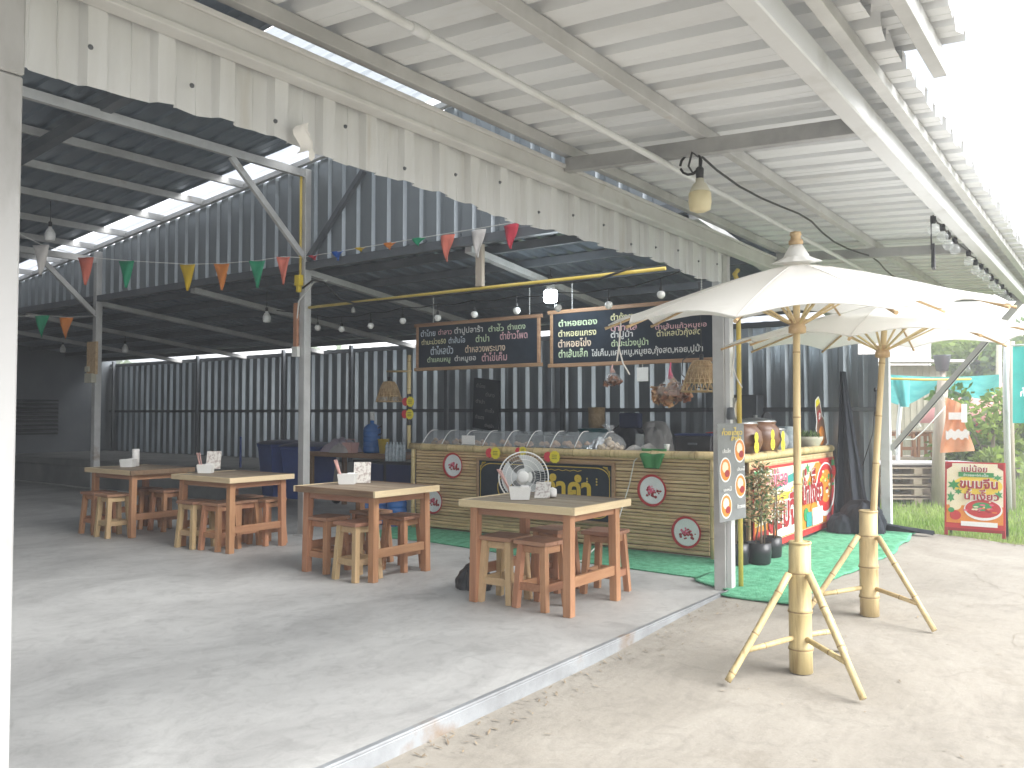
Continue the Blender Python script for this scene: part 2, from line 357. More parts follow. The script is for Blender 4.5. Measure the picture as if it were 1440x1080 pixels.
CH = {'w': (.75, .75, .73), 'p': (.75, .45, .48), 'b': (.62, .70, .78), 'g': (.62, .75, .5), 'y': (.78, .74, .44), 'o': (.8, .64, .48)}
for k, c in CH.items(): M['chalk_' + k] = mat('chalk_stroke_' + k, c, .9, 0, tuple(x * .6 for x in c), 40, ramp=(.3, .7))
def multi_leaf():
    m = bpy.data.materials.new('croton_leaf'); m.use_nodes = True; n = m.node_tree.nodes; l = m.node_tree.links; b = n['Principled BSDF']
    g = n.new('ShaderNodeNewGeometry'); r = n.new('ShaderNodeValToRGB'); cs = [(0, (.07, .13, .06)), (.3, (.14, .24, .09)), (.45, (.46, .42, .2)), (.7, (.56, .28, .17)), (.92, (.70, .55, .36))]
    r.color_ramp.elements[0].color = (*cs[0][1], 1); r.color_ramp.elements[1].color = (*cs[-1][1], 1)
    for p, c in cs[1:-1]:
        e = r.color_ramp.elements.new(p); e.color = (*c, 1)
    l.new(g.outputs['Random Per Island'], r.inputs[0]); l.new(r.outputs[0], b.inputs['Base Color']); b.inputs['Roughness'].default_value = .4
    return m
M['croton'] = multi_leaf()

# ------------------------------------------------------------------ lettering (built-in font, turned into mesh)
UPPER = set('ัิีึืํ็'); TONE = set('่้๊๋์')
def text(body, width, height, mt, parent, origin, ux, uy, name='lettering', bold=0, lift=.004, shear=0, anchor='c'):
    body = body.replace('้ำ', 'ํ้า').replace('่ำ', 'ํ่า')
    c = bpy.data.curves.new('t', 'FONT'); c.body = body; c.resolution_u = 2; c.offset = bold; c.shear = shear
    o = bpy.data.objects.new('t', c); COL.objects.link(o); dg = bpy.context.evaluated_depsgraph_get()
    me = bpy.data.meshes.new_from_object(o.evaluated_get(dg)); bpy.data.objects.remove(o)
    n = len(me.vertices); par = list(range(n))
    def fd(i):
        while par[i] != i: par[i] = par[par[i]]; i = par[i]
        return i
    for e in me.edges: par[fd(e.vertices[0])] = fd(e.vertices[1])
    isl = {}
    for i in range(n): isl.setdefault(fd(i), []).append(i)
    L = sorted(isl.values(), key=lambda a: a[0]); P = [v.co.copy() for v in me.vertices]; bx = []
    for k, a in enumerate(L):
        xs = [P[i].x for i in a]; ys = [P[i].y for i in a]; bx.append([min(xs), max(xs), min(ys), max(ys)])
        for i in a: P[i].z = k % 7 * .0004
    for i in range(len(L)):
        for j in range(i + 1, min(i + 4, len(L))):
            a, b = bx[i], bx[j]
            if a[2] > .42 and b[2] > .42 and min(a[1], b[1]) - max(a[0], b[0]) > .04 and min(a[3], b[3]) - max(a[2], b[2]) > .02 and a[3] - a[2] < .4:
                d = a[3] - b[2] + .03
                for q in L[j]: P[q].y += d
                b[2] += d; b[3] += d
    x0 = min(p.x for p in P); x1 = max(p.x for p in P); y0 = min(p.y for p in P); y1 = max(p.y for p in P)
    sx = width / (x1 - x0); sy = height / (y1 - y0); cx, cy = (x0 + x1) / 2, (y0 + y1) / 2
    ux = Vector(ux); uy = Vector(uy); nz_ = ux.cross(uy); og = Vector(origin)
    for v, p in zip(me.vertices, P): v.co = og + ux * ((p.x - cx) * sx) + uy * ((p.y - cy) * sy) + nz_ * (lift + p.z)
    me.materials.clear(); me.materials.append(mt); me.name = name
    ob = bpy.data.objects.new(name, me); COL.objects.link(ob); ob.parent = parent
    return ob
UXW, UYW = (0, -1, 0), (0, 0, 1)          # writing on faces that look towards -x
UXF = (1, 0, 0)                            # writing on faces that look towards -y

def sheet(o, du, L, dv, Wd, dn, pitch=.235, h=.026, jit0=0, jit1=0, seed=1, segs=1, wob=.002, rag=None, fl=(.58, .64)):
    """trapezoid-ribbed metal sheet: ribs run along du for L, repeat along dv over Wd, rise along dn"""
    o, du, dv, dn = map(Vector, (o, du, dv, dn)); rnd = random.Random(seed); cols = []; x = 0; k = 0
    while x < Wd:
        p = pitch
        for f, z in ((0, 0), (.30, 0), (.31, .002), (.33, 0), (fl[0], 0), (fl[1], h), (.90, h), (.96, 0)):
            if x + f * p <= Wd: cols.append((x + f * p, z + (k // 4 % 2) * .003))
        x += p; k += 1
    m = MB(); rows = segs + 1; vs = []; j0 = j1 = 0
    for ci, (cx, cz) in enumerate(cols):
        if rag: j0 = rag(cx)
        elif ci % 3 == 0: j0 = rnd.uniform(-jit0, jit0); j1 = rnd.uniform(-jit1, jit1)
        for r in range(rows):
            t = r / segs; s_ = -j0 * (1 - t) + (L) * t + j1 * t
            vs.append(o + dv * cx + du * s_ + dn * (cz + rnd.uniform(-wob, wob)))
    fs = [(c * rows + r, (c + 1) * rows + r, (c + 1) * rows + r + 1, c * rows + r + 1) for c in range(len(cols) - 1) for r in range(segs)]
    return m.add(vs, fs)

def crumple(c, w, d, h, seed, n=34):
    rr = random.Random(seed); ph = [rr.uniform(0, 6.28) for _ in range(8)]
    def f(a, b):
        th = a * 2 * PI; e = b * PI / 2; k = math.cos(e) ** .55; fold = 1 + .10 * math.sin(3 * th + ph[0] + 2 * b) + .07 * math.sin(7 * th + ph[1] + 5 * b) + .045 * math.sin(13 * th + ph[2] - 9 * b) + .03 * math.sin(21 * th + 14 * b + ph[3])
        return Vector(c) + Vector((w / 2 * k * fold * math.cos(th), d / 2 * k * fold * math.sin(th), h * math.sin(e) ** .8 * (1 + .12 * math.sin(2 * th + ph[4]) + .05 * math.sin(9 * th + ph[5]))))
    return f, n
# ------------------------------------------------------------------ ground
def gz(x, y):
    t = min(1, max(0, (x - 4.2) / 2.3)); t = t * t * (3 - 2 * t)
    return -.065 * (1 - t)
m = MB(); m.grid(lambda a, b: Vector((-120 + 240 * a, -120 + 240 * b, -.10)), 8, 8); tag(m.build('ground', M['soil']), 'grassy earth around the stall', 'ground', kind='structure')
m = MB(); m.bb((-6, 2.72, -.3), (11.75, 21.4, 0)); tag(m.build('floor', M['floor']), 'smooth grey trowelled concrete floor inside the shed', 'floor', kind='structure')
def edge_x(y): return 11.35 + .42 * (y - 2.0) if y < 2.0 else 11.35 + 1.1 * (y - 2)
def yard(a, b):
    y = -14 + 16.70 * b; x1 = edge_x(y) + .05 * math.sin(y * 9) + .03 * math.sin(y * 23)
    if y > 2.2: x1 = 11.7
    x = -14 + (x1 + 14) * a; return Vector((x, y, gz(x, y) - .004))
m = MB(); m.grid(yard, 110, 90); tag(m.build('yard_pavement', M['yard']), 'rough pale beige concrete yard in front of the stall', 'pavement', kind='structure')
M['crack'] = mat('hairline_crack', (.2, .17, .13), .95)
# steel channel along the slab edge
m = MB()
m.bb((-6, 2.655, -.11), (6.6, 2.718, .006)); m.bb((-6, 2.655, .0062), (6.6, 2.672, .02))
kb = m.build('kerb', M['steel_dirty'], bevel=.004); tag(kb, 'weathered white steel channel edging the concrete floor', 'kerb', kind='structure')
# cracks in the yard, dry litter
m = MB(); rnd = random.Random(3)
def crack(pts, w):
    for a, b in zip(pts, pts[1:]):
        a = Vector((a[0], a[1], gz(*a) + .0012)); b = Vector((b[0], b[1], gz(*b) + .0012)); s_ = (b - a).cross(Vector((0, 0, 1))).normalized() * w * rnd.uniform(.4, 1.2)
        m.add([a - s_, a + s_, b + s_ * .7, b - s_ * .7], [(0, 1, 2, 3)])
def meander(x, y, ang, n, st, w):
    pts = [(x, y)]
    for i in range(n):
        ang += rnd.uniform(-.5, .5); x += math.cos(ang) * st; y += math.sin(ang) * st; pts.append((x, y))
    crack(pts, w)
meander(3.6, 1.3, -1.2, 12, .05, .0016); meander(7.3, 1.0, -.7, 26, .07, .003); meander(5.6, .2, .3, 20, .07, .002)
crk = m.build('pavement_cracks', M['crack']); tag(crk, 'thin dark cracks in the yard concrete', 'cracks', kind='stuff')
m = MB()
for i in range(900):
    if 230 < i < 500: continue
    if i < 500: x = rnd.uniform(2.2, 6.5); y = 2.64 - abs(rnd.gauss(0, .13))
    elif i < 640: x = rnd.uniform(2.0, 9); y = rnd.uniform(-.6, 2.6)
    else:
        y = rnd.uniform(-1.5, 2.1); x = edge_x(y) + rnd.gauss(-.05, .09)
    s_ = rnd.uniform(.004, .013) * (1.5 if i >= 640 else 1); a = rnd.uniform(0, PI); z = gz(x, y) + .002; L = s_ * rnd.uniform(1, 3)
    c, d = math.cos(a), math.sin(a)
    m.add([(x - c * L, y - d * L, z), (x + d * s_ * .5, y - c * s_ * .5, z + .001), (x + c * L, y + d * L, z + s_ * .5), (x - d * s_ * .5, y + c * s_ * .5, z + .003)], [(0, 1, 2, 3)])
tag(m.build('litter', M['dry']), 'dry leaf bits and grit along the kerb and lawn edge', 'litter', kind='stuff')
# lawn
m = MB(); rnd = random.Random(5)
for i in range(52000):
    y = rnd.uniform(-7, 9) if i % 3 else rnd.uniform(-2.5, 3.6)
    x0 = edge_x(y) if y < 2.6 else 12.0
    x = x0 + rnd.random() ** 1.9 * 22 + rnd.gauss(0, .05); h = rnd.uniform(.03, .10) * (1.4 if rnd.random() < .1 else 1); a = rnd.uniform(0, PI); w = rnd.uniform(.006, .013) * (1 + (x - 11) * .06)
    lx, ly = rnd.gauss(0, .03), rnd.gauss(0, .03); c, d = math.cos(a) * w, math.sin(a) * w
    m.add([(x - c, y - d, -.1), (x + c, y + d, -.1), (x + lx, y + ly, -.09 + h + .03)], [(0, 1, 2)])
tag(m.build('grass', M['grass']), 'bright green lawn beyond the concrete yard', 'grass', kind='stuff')
# turf carpet
M['carpet_edge'] = M['carpet']
def carpet_mesh(poly, z):
    m = MB(); n = len(poly); m.add([(x, y, z + gz(x, y) if y < 2.6 else z) for x, y in poly] + [(x, y, (z + gz(x, y) if y < 2.6 else z) - .01) for x, y in poly],
        [tuple(range(n))] + [(i, n + i, n + (i + 1) % n, (i + 1) % n) for i in range(n)]); return m
c1 = carpet_mesh([(6.98, 2.9), (8.0, 2.9), (8.0, 7.6), (7.05, 7.45), (7.16, 6.4), (7.02, 5.2), (7.06, 4.2), (7.03, 3.75)], .012)
tag(c1.build('turf_carpet', M['carpet']), 'green artificial turf strip running along the foot of the bamboo counter', 'carpet', group='green turf carpets')
m = MB()
def cp2(a, b):
    x = 6.42 + 5.35 * a; lo = 2.06 + .05 * math.sin(a * 9) + .02 * math.sin(a * 31); hi = 3.09 if x > 6.86 else 2.66 + .43 * max(0, (x - 6.6)) / .26
    if x > 11.2: lo += (x - 11.2) * .9; hi = min(hi, 3.05)
    y = lo + (max(hi, lo + .01) - lo) * b; w = .012 + .006 * math.sin(x * 7 + y * 9) + .004 * math.sin(x * 19 - y * 5)
    return Vector((x, y, w + .006 + gz(x, y) * .6))
m.grid(cp2, 90, 22); c2o = m.build('turf_carpet', M['carpet'])
so = c2o.modifiers.new('pile', 'SOLIDIFY'); so.thickness = .012; so.offset = -1
tag(c2o, 'rumpled green artificial turf spread in front of the red noodle banner', 'carpet', group='green turf carpets')

# ------------------------------------------------------------------ shed
shed = thing('open_shed', 'large open-fronted steel shed clad in ribbed zinc sheets, housing the food stall', 'building', (6.7, 2.7, 0))
OFF = shed.location.copy()
def sp(mb, name, mt, parent=None, bevel=0):
    """a shed part modelled in world coordinates"""
    o = mb.build(name, mt, parent or shed, bevel)
    if parent is None: o.location = -OFF
    return o
# front: valance, beam, end column, posts
def ragged(cx):
    x = cx + .95
    return .012 * math.sin(x * 2.1) + .010 * math.sin(x * 5.3 + 1) + random.Random(int(x * 40)).uniform(-.006, .006)
sp(sheet((.95, 2.715, 2.52), (0, 0, 1),   .385, (1, 0, 0), 5.80, (0, -1, 0), .245, .03, rag=ragged, seed=3, segs=3, wob=.003), 'valance', M['galv_w'])
rnd = random.Random(9)
for i in range(15):
    x = 1.36 + i * .365; z = 2.63 + rnd.uniform(-.05, .06)
    m = MB(); m.lathe([(.009, 0), (.009, .004), (.005, .005), (.005, .01)], (x, 2.684, z), 8, Matrix.Rotation(PI / 2, 3, 'X')); sp(m, 'roofing_screw', M['steel_d'])
m = MB(); m.bb((-3, 2.615, 2.765), (11.4, 2.682, 2.885)); m.bb((-3, 2.600, 2.7625), (11.4, 2.6148, 2.785)); m.bb((-3, 2.600, 2.866), (11.4, 2.6148, 2.888))
sp(m, 'front_beam', mat('pale_weathered_beam', (.50, .495, .48), .55, .1, (.64, .64, .63), 2.2, (1, 1, 1), 10, .1, 20, ramp=(.3, .6), col3=(.44, .41, .37)), bevel=.003)
m = MB(); m.bb((.25, 2.66, -.02), (1.15, 2.74, 2.46)); m.bb((.20, 2.655, 2.462), (1.152, 2.72, 2.76))
sp(m, 'front_column', mat('grubby_white_sheet', (.34, .335, .325), .7, 0, (.46, .46, .46), 4, (1, 1, .4), 10, ramp=(.32, .5), bump=.2, bscale=6), bevel=.006)
def post(x, y, z1, w=.10, mt='steel'):
    m = MB(); m.bb((x - w / 2, y - w / 2, -.02), (x + w / 2, y + w / 2, z1)); m.box((x, y, .006), (w + .08, w + .08, .012))
    return sp(m, 'post', M[mt], bevel=.004)
m = MB(); m.bb((6.64, 2.70, -.05), (6.735, 2.80, 2.764)); sp(m, 'post', M['steel'], bevel=.004)
m = MB(); m.bb((6.655, 2.655, -.05), (6.735, 2.698, 2.50)); sp(m, 'post_cover_strip', M['galv_w'], bevel=.002)
post(6.7, 8.0, 4.40, .10); post(6.7, 12.85, 3.95, .10); post(6.7, 17.7, 3.5, .1)
m = MB(); m.bb((11.22, 2.42, -.08), (11.33, 2.53, 2.86)); sp(m, 'post', M['steel_w'], bevel=.004)
# partition between the two bays: ribbed sheet whose top follows the left roof
def zl(y): return 4.56 - .097 * (y - 8.1)
m = MB(); vs = []; cols = []; y = 2.75; k = 0
while y < 20.8:
    for f, dx in ((0, 0), (.56, 0), (.70, .035), (.90, .035)): cols.append((y + f * .245, dx))
    y += .245
for yy, dx in cols: vs += [(6.735 + dx, yy, 3.27 if yy < 12 else 3.2), (6.735 + dx, yy, zl(yy) - .09)]
m.add(vs, [(2 * i, 2 * i + 1, 2 * i + 3, 2 * i + 2) for i in range(len(cols) - 1)]); sp(m, 'partition_sheet', mat('dull_zinc_partition', (.22, .25, .27), .42, .55, (.32, .35, .375), 1.3, (1.4, 1.4, .4), 9, ramp=(.3, .7)))
m = MB(); m.bb((6.655, 2.75, 3.175), (6.730, 20.8, 3.265)); sp(m, 'partition_beam', M['steel_d'])
m = MB(); m.bar((6.69, 2.75, zl(2.75) - .075), (6.69, 20.8, zl(20.8) - .075), .06, .06); sp(m, 'ridge_rail', M['steel'])
# braces
for p, q in (((6.69, 8.0, 3.31), (5.64, 8.0, 4.30)), ((6.69, 12.85, 2.95), (5.80, 12.85, 3.76))):
    m = MB(); m.bar(p, q, .05, .07); sp(m, 'brace', M['steel'], bevel=.003)
m = MB(); m.bar((6.69, 7.95, 3.30), (6.69, 7.0, 4.22), .05, .06); sp(m, 'brace', M['steel_d'])
# left roof: opaque dark sheet, unseen skylight added in front to brighten the slots over the beam, clear strip along the partition
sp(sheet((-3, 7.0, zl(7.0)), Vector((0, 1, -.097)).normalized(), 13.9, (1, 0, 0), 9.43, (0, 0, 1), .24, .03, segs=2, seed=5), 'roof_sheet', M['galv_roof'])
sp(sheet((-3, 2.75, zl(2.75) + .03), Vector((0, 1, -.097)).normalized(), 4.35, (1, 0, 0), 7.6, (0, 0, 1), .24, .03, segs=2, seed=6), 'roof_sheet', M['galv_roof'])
sp(sheet((4.6, 2.75, zl(2.75) + .04), Vector((0, 1, -.097)).normalized(), 4.35, (1, 0, 0), 2.15, (0, 0, 1), .24, .03, segs=2, seed=6), 'added_skylight', M['dim_clear'])
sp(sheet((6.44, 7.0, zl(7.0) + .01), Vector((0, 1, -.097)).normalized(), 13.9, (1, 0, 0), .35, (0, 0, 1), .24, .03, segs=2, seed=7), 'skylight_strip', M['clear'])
for i, y in enumerate((7.25, 8.35, 9.2, 10.1, 11.05, 12.05, 12.95, 14, 15, 16, 17, 18, 19, 20)):
    m = MB(); z = zl(y) - .05; m.bb((-3, y - .022, z - .045), (6.70, y + .022, z + .04)); sp(m, 'purlin', M['steel'])
m = MB(); m.bb((-3, 7.97, 4.30), (6.66, 8.03, 4.39)); sp(m, 'tie_beam', M['steel'])
m = MB(); m.bb((-3, 12.82, 3.77), (6.66, 12.88, 3.86)); sp(m, 'tie_beam', M['steel'])
m = MB(); m.bar((4.2, 2.8, zl(2.8) - .15), (4.2, 20.5, zl(20.5) - .15), .11, .10); sp(m, 'rafter', M['steel_d'])
# right bay: low roof falling to the side wall
def zr(x): return 3.30 - .112 * (x - 6.75)
dr = Vector((1, 0, -.112)).normalized()
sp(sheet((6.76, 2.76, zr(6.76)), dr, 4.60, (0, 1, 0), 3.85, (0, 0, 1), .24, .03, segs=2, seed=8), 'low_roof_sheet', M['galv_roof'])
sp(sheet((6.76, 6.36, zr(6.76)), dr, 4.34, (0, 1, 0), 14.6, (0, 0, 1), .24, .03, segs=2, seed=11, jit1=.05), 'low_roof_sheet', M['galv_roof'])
for x in (7.15, 7.75, 8.5, 9.3, 10.1, 10.9):
    m = MB(); z = zr(x) - .035; m.bb((x - .03, 2.76, z - .06), (x + .03, 20.85, z + .025)); sp(m, 'purlin', M['steel_d'])
for y in (3.0, 5.5, 8.0, 10.4, 12.85, 15.3, 17.7):
    m = MB(); m.bar((6.74, y, zr(6.74) - .15), (11.2, y, zr(11.2) - .15), .09, .07); sp(m, 'rafter', M['steel'])
# side wall with rails, back wall with a louvred opening, ledge
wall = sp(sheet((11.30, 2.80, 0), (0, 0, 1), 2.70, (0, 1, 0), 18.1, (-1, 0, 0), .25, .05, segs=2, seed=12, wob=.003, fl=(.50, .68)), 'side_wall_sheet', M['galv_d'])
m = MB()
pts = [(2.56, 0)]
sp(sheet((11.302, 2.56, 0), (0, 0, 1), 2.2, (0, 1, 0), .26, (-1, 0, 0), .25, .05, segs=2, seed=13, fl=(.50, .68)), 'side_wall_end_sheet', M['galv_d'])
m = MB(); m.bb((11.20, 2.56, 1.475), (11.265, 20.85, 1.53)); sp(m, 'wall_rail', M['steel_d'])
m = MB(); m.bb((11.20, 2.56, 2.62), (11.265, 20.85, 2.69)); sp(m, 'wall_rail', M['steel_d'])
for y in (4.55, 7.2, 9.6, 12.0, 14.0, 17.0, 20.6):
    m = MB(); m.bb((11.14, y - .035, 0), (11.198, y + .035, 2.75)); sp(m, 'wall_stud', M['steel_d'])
sp(sheet((-2.9, 2.8, 0), (0, 0, 1), 3.6, (0, 1, 0), 18.1, (1, 0, 0), .25, .045, segs=2, seed=14, wob=.003), 'side_wall_sheet', M['galv_d'])  # unseen left wall, added to keep side light out of the deep interior
m = MB(); m.bb((-3, 20.9, 0), (11.4, 21.1, 3.4)); sp(m, 'back_wall', M['conc_wall'])
p0 = at(14, 567, 22.3)
m = MB(); m.bb((7.6, 20.84, .95), (9.95, 20.898, 1.78)); lv = sp(m, 'back_window', M['black'])
m = MB()
for i in range(8): m.box((8.77, 20.80, 1.02 + i * .1), (2.3, .07, .02), Matrix.Rotation(R(30), 3, 'X'))
lo = m.build('louvre', M['steel_d'], lv)
m = MB(); m.bb((8.5, 11.9, 0), (11.19, 20.89, .52)); m.bb((8.44, 11.85, .40), (8.52, 20.88, .54)); sp(m, 'concrete_ledge', M['ledge'], bevel=.01)
# conduits and boxes that are fixed to the posts
m = MB(); m.tube([(6.62, 8.0, 4.35), (6.62, 8.0, 3.10)], .016, 8); m.tube([(6.70, 7.93, 2.72), (6.70, 5.6, 2.722), (6.70, 3.25, 2.715)], .017, 8)
m.tube([(6.78, 2.64, -.02), (6.785, 2.64, 1.35)], .0, 4)
sp(m, 'conduit', M['conduit'])
m = MB(); m.tube([(6.79, 2.63, -.04), (6.79, 2.63, 2.55), (6.79, 2.66, 2.62), (6.86, 2.66, 2.66)], .02, 10); sp(m, 'conduit', M['conduit'])
m = MB(); m.box((6.60, 8.0, 3.04), (.07, .09, .13)); m.box((6.60, 8.0, 2.94), (.05, .05, .08)); sp(m, 'junction_box', M['yellow_pl'], bevel=.006)
m = MB(); m.bb((6.60, 12.70, 2.05), (6.64, 12.97, 2.55)); sp(m, 'fuse_board', M['cane'], bevel=.004)
m = MB(); m.bb((6.56, 12.74, 1.92), (6.64, 12.95, 2.06)); m.bb((6.57, 12.85, 2.09), (6.598, 12.97, 2.17)); sp(m, 'switch_box', M['shed_back'], bevel=.006)
m = MB(); m.tube([(6.64, 7.98, 2.95), (6.6, 7.75, 3.02), (6.6, 7.55, 2.98), (6.62, 7.3, 2.76), (6.66, 7.1, 2.70), (6.67, 5.5, 2.685), (6.67, 3.9, 2.68), (6.66, 3.55, 2.75)], .012, 6); sp(m, 'cable', M['wire'])
m = MB(); m.tube([(6.64, 7.55, 3.0), (6.62, 7.75, 3.0), (6.62, 8.02, 2.8), (6.63, 8.08, 2.5), (6.63, 8.06, 2.2)], .008, 6); m.bb((6.60, 8.02, 2.13), (6.64, 8.12, 2.25)); sp(m, 'cable', M['wirew'])
m = MB(); m.bb((6.62, 8.055, 2.2), (6.65, 8.12, 2.78)); sp(m, 'backing_board', M['w_red_z'])
m = MB(); m.bb((6.67, 5.27, 2.74), (6.72, 5.35, 3.17)); sp(m, 'hanger', M['w_post'])
# ragged cloth hanging from the valance end
m = MB(); m.grid(lambda a, b: Vector((2.16 + .10 * a + .02 * math.sin(b * 6), 2.64 - .03 * math.sin(a * 5), 2.50 + .11 * b - .05 * abs(a - .5))), 6, 6)
sp(m, 'torn_wrapping', M['tissue'])

# ------------------------------------------------------------------ awning over the front
aw = thing('awning', 'lean-to awning of ribbed zinc sheets on steel rafters along the front of the shed', 'awning', (4.1, 2.7, 0))
OA = aw.location.copy()
def ap(mb, name, mt, bevel=0):
    o = mb.build(name, mt, aw, bevel); o.location = -OA; return o
SL = .066
def za(y): return 2.895 + SL * (y - 1.0)
da = Vector((0, 1, SL)).normalized()
ap(sheet((-4, .72, za(.72)), da, 2.0, (1, 0, 0), 15.9, (0, 0, 1),   .235, .055, jit0=.012, segs=3, seed=21, wob=.0025), 'roof_sheet', M['galv'])
ap(sheet((-4, .50, za(.50) + .055), da, .62, (1, 0, 0), 7.75, (0, 0, 1), .175, .024, jit0=.012, segs=2, seed=22, wob=.002), 'upper_sheet', M['galv'])
for y, w, h in ((2.60, .05, .06), (1.77, .05, .062), (.83, .05, .05)):
    m = MB(); z = za(y) - .006; m.bar((-4, y, z - h / 2), (11.8, y, z - h / 2), w, h); ap(m, 'purlin', M['steel'], .002)
m = MB(); m.bar((-4, .60, za(.6) + .0), (3.78, .60, za(.6) + .0), .05, .09); ap(m, 'purlin', M['steel'], .002)
for x in (.5, 4.1, 7.7, 11.3):
    m = MB(); m.bar((x, 2.61, za(2.61) - .115), (x, 1.0, za(1.0) - .105), .055, .078); ap(m, 'rafter', M['steel_old'], .002)
m = MB(); m.bar((-4, .955, za(.955) - .11), (11.8, .955, za(.955) - .11), .085, .10); ap(m, 'eave_beam', M['steel_w'], .006)
m = MB(); m.tube([(-4, 1.97, 2.775), (2.05, 1.97, 2.78), (11.6, 1.97, 2.772)], .017, 8); m.tube([(2.1, 1.97, 2.78), (2.18, 1.97, 2.78)], .021, 8)
ap(m, 'curtain_rod', M['steel_w'])
m = MB(); m.bar((11.28, 2.42, 1.0), (11.28, 1.0, 2.74), .05, .07); ap(m, 'brace', M['steel'], .003)
m = MB(); rnd = random.Random(4); pts = []
for i in range(24):
    x = 4.12 + i * .33; pts.append((x, 1.82 + .02 * math.sin(i), 2.83 - .045 * abs(math.sin(i * .55))))
m.tube(pts, .007, 5); ap(m, 'cable', M['wire'])

# ------------------------------------------------------------------ lamps
def led_lamp(label, loc, s=1, glass='bulb', base='white_pl', cord=.2, group=None, lit=False):
    t = thing('hanging_lamp', label, 'lamp', loc, 0, group)
    m = MB(); m.lathe([(.028 * s, -.17 * s), (.052 * s, -.16 * s), (.058 * s, -.12 * s), (.056 * s, -.075 * s), (.05 * s, -.07 * s)], n=18); m.build('bulb', M['lit'] if lit else M[glass], t)
    m = MB(); m.lathe([(.05 * s, -.0705 * s), (.05 * s, -.062 * s), (.034 * s, -.03 * s), (.022 * s, -.02 * s), (.02 * s, 0)], n=18); m.build('lamp_base', M[base], t)
    m = MB(); m.lathe([(.019 * s, .0004), (.021 * s, .05 * s), (.012 * s, .06 * s)], n=12); m.tube([(0, 0, .06 * s), (.004, .003, cord * .5), (0, 0, cord)], .005, 6); m.build('lamp_holder', M['wire'], t)
    return t
L = led_lamp('large cream bulb hanging from black cable under the awning rafter', (4.1, 1.79, 2.675), 1.03, 'bulb_cream', 'shed_back', .12)
m = MB(); m.tube([(-.02, 0, .11), (-.05, .02, .13), (-.05, .04, .06), (-.02, .03, .03), (.0, .0, .055)], .006, 6)
m.tube([(0, .05 + .06 * math.cos(a * .5) , .085 + .055 * math.sin(a * .5)) for a in range(0, 13)], .007, 6); m.build('cable_loop', M['wire'], L)
G_IN = 'unlit bulbs hanging under the shed roof'
led_lamp('unlit bulb hanging in the low roof left of the steel post with the yellow box', (7.46, 9.72, 2.88), .95, cord=.28, group=G_IN)
led_lamp('small unlit bulb hanging just right of the thin post with the fuse board', (8.54, 15.35, 2.77), 1, cord=.25, group=G_IN)
led_lamp('far unlit bulb hanging in the dark corner left of the thin post', (8.9, 18.5, 2.93), 1, cord=.12, group=G_IN)
led_lamp('pale bulb hanging from the high left roof above the white pennant', (5.2, 11.2, 3.86), 1.1, cord=.33, group=G_IN)
led_lamp('tiny white bulb hanging right of the steel post above the yellow conduit', (8.6, 9.2, 3.02), .55, cord=.12, group=G_IN)
led_lamp('lit white bulb glowing above the gap between the two chalk menu boards', (7.40, 4.92, 2.83), 1.25, cord=.14, lit=True)
ORD = ['first', 'second', 'third', 'fourth', 'fifth', 'sixth', 'seventh', 'eighth', 'ninth', 'tenth', 'eleventh', 'twelfth', 'thirteenth']
G_ST = 'white globe bulbs on the string inside the stall'
XS = 7.3
glob = [(8.47, 2.565), (8.02, 2.52), (7.50, 2.53), (6.96, 2.556), (6.41, 2.554), (5.87, 2.557), (5.29, 2.555), (4.76, 2.547), (4.16, 2.532), (3.59, 2.587)]
for i, (y, z) in enumerate(glob):
    t = thing('globe_bulb', 'white globe bulb on the indoor string, %s counting from the steel post' % ORD[i], 'bulb', (XS, y, z), 0, G_ST)
    m = MB(); m.lathe([(.0005, -.046), (.022, -.04), (.038, -.018), (.041, .0), (.032, .022), (.014, .03)], n=14); m.build('glass', M['bulb'], t)
    m = MB(); m.lathe([(.015, .0302), (.017, .05), (.012, .075), (.004, .08)], n=10); m.tube([(0, 0, .08), (0, 0, .155)], .004, 5); m.build('socket', M['rubber'], t)
m = MB(); pts = [(6.75, 8.6, 2.74)]
for (y, z), (y2, z2) in zip(glob, glob[1:] + [(3.2, 2.72)]): pts += [(XS, y, z + .155), (XS, (y + y2) / 2, (z + z2) / 2 + .13)]
m.tube(pts, .006, 6); tag(m.build('light_string_cable', M['wire']), 'black cable carrying the white globe bulbs across the stall', 'cable')
G_EV = 'clear bulbs under the awning eave beam'
ev = [6.06, 6.4, 6.62, 6.9, 7.55, 7.92, 8.26, 8.58, 8.95, 9.3, 9.75, 10.1, 10.45]
M['clearglass'] = mat('clear_bulb_glass', (.66, .70, .70), .08, 0, alpha=.2, spec=.9)
for i, x in enumerate(ev):
    z = 2.655 + .012 * math.sin(i * 2.1)
    t = thing('eave_bulb', 'clear glass bulb under the white eave beam, %s from the near end' % ORD[i], 'bulb', (x, 1.02, z), 0, G_EV)
    m = MB(); m.lathe([(.0005, -.04), (.022, -.034), (.037, -.012), (.037, .008), (.024, .03), (.014, .038)], n=14); m.build('glass', M['clearglass'], t)
    m = MB(); m.lathe([(.015, .0382), (.018, .05), (.018, .085)], n=8); m.build('socket', M['rubber'], t)
m = MB(); pts = []
for i, x in enumerate(ev): pts += [(x, 1.02, 2.745), (x + .15, 1.02, 2.725)]
m.tube(pts, .006, 6); m.tube([(6.05, 1.03, 2.745), (6.04, 1.03, 2.52)], .005, 5); m.prism([(0, 0), (.05, -.01), (.02, .16)], .02, Matrix.Rotation(PI / 2, 3, 'X'), (6.02, 1.03, 2.40))
tag(m.build('eave_light_cable', M['wire']), 'black cable with a hanging plug tag carrying the clear eave bulbs', 'cable')
t = thing('brace_light_string', 'string of small clear bulbs wound along the diagonal brace by the white end post', 'lights', (11.25, 2.4, 1.02))
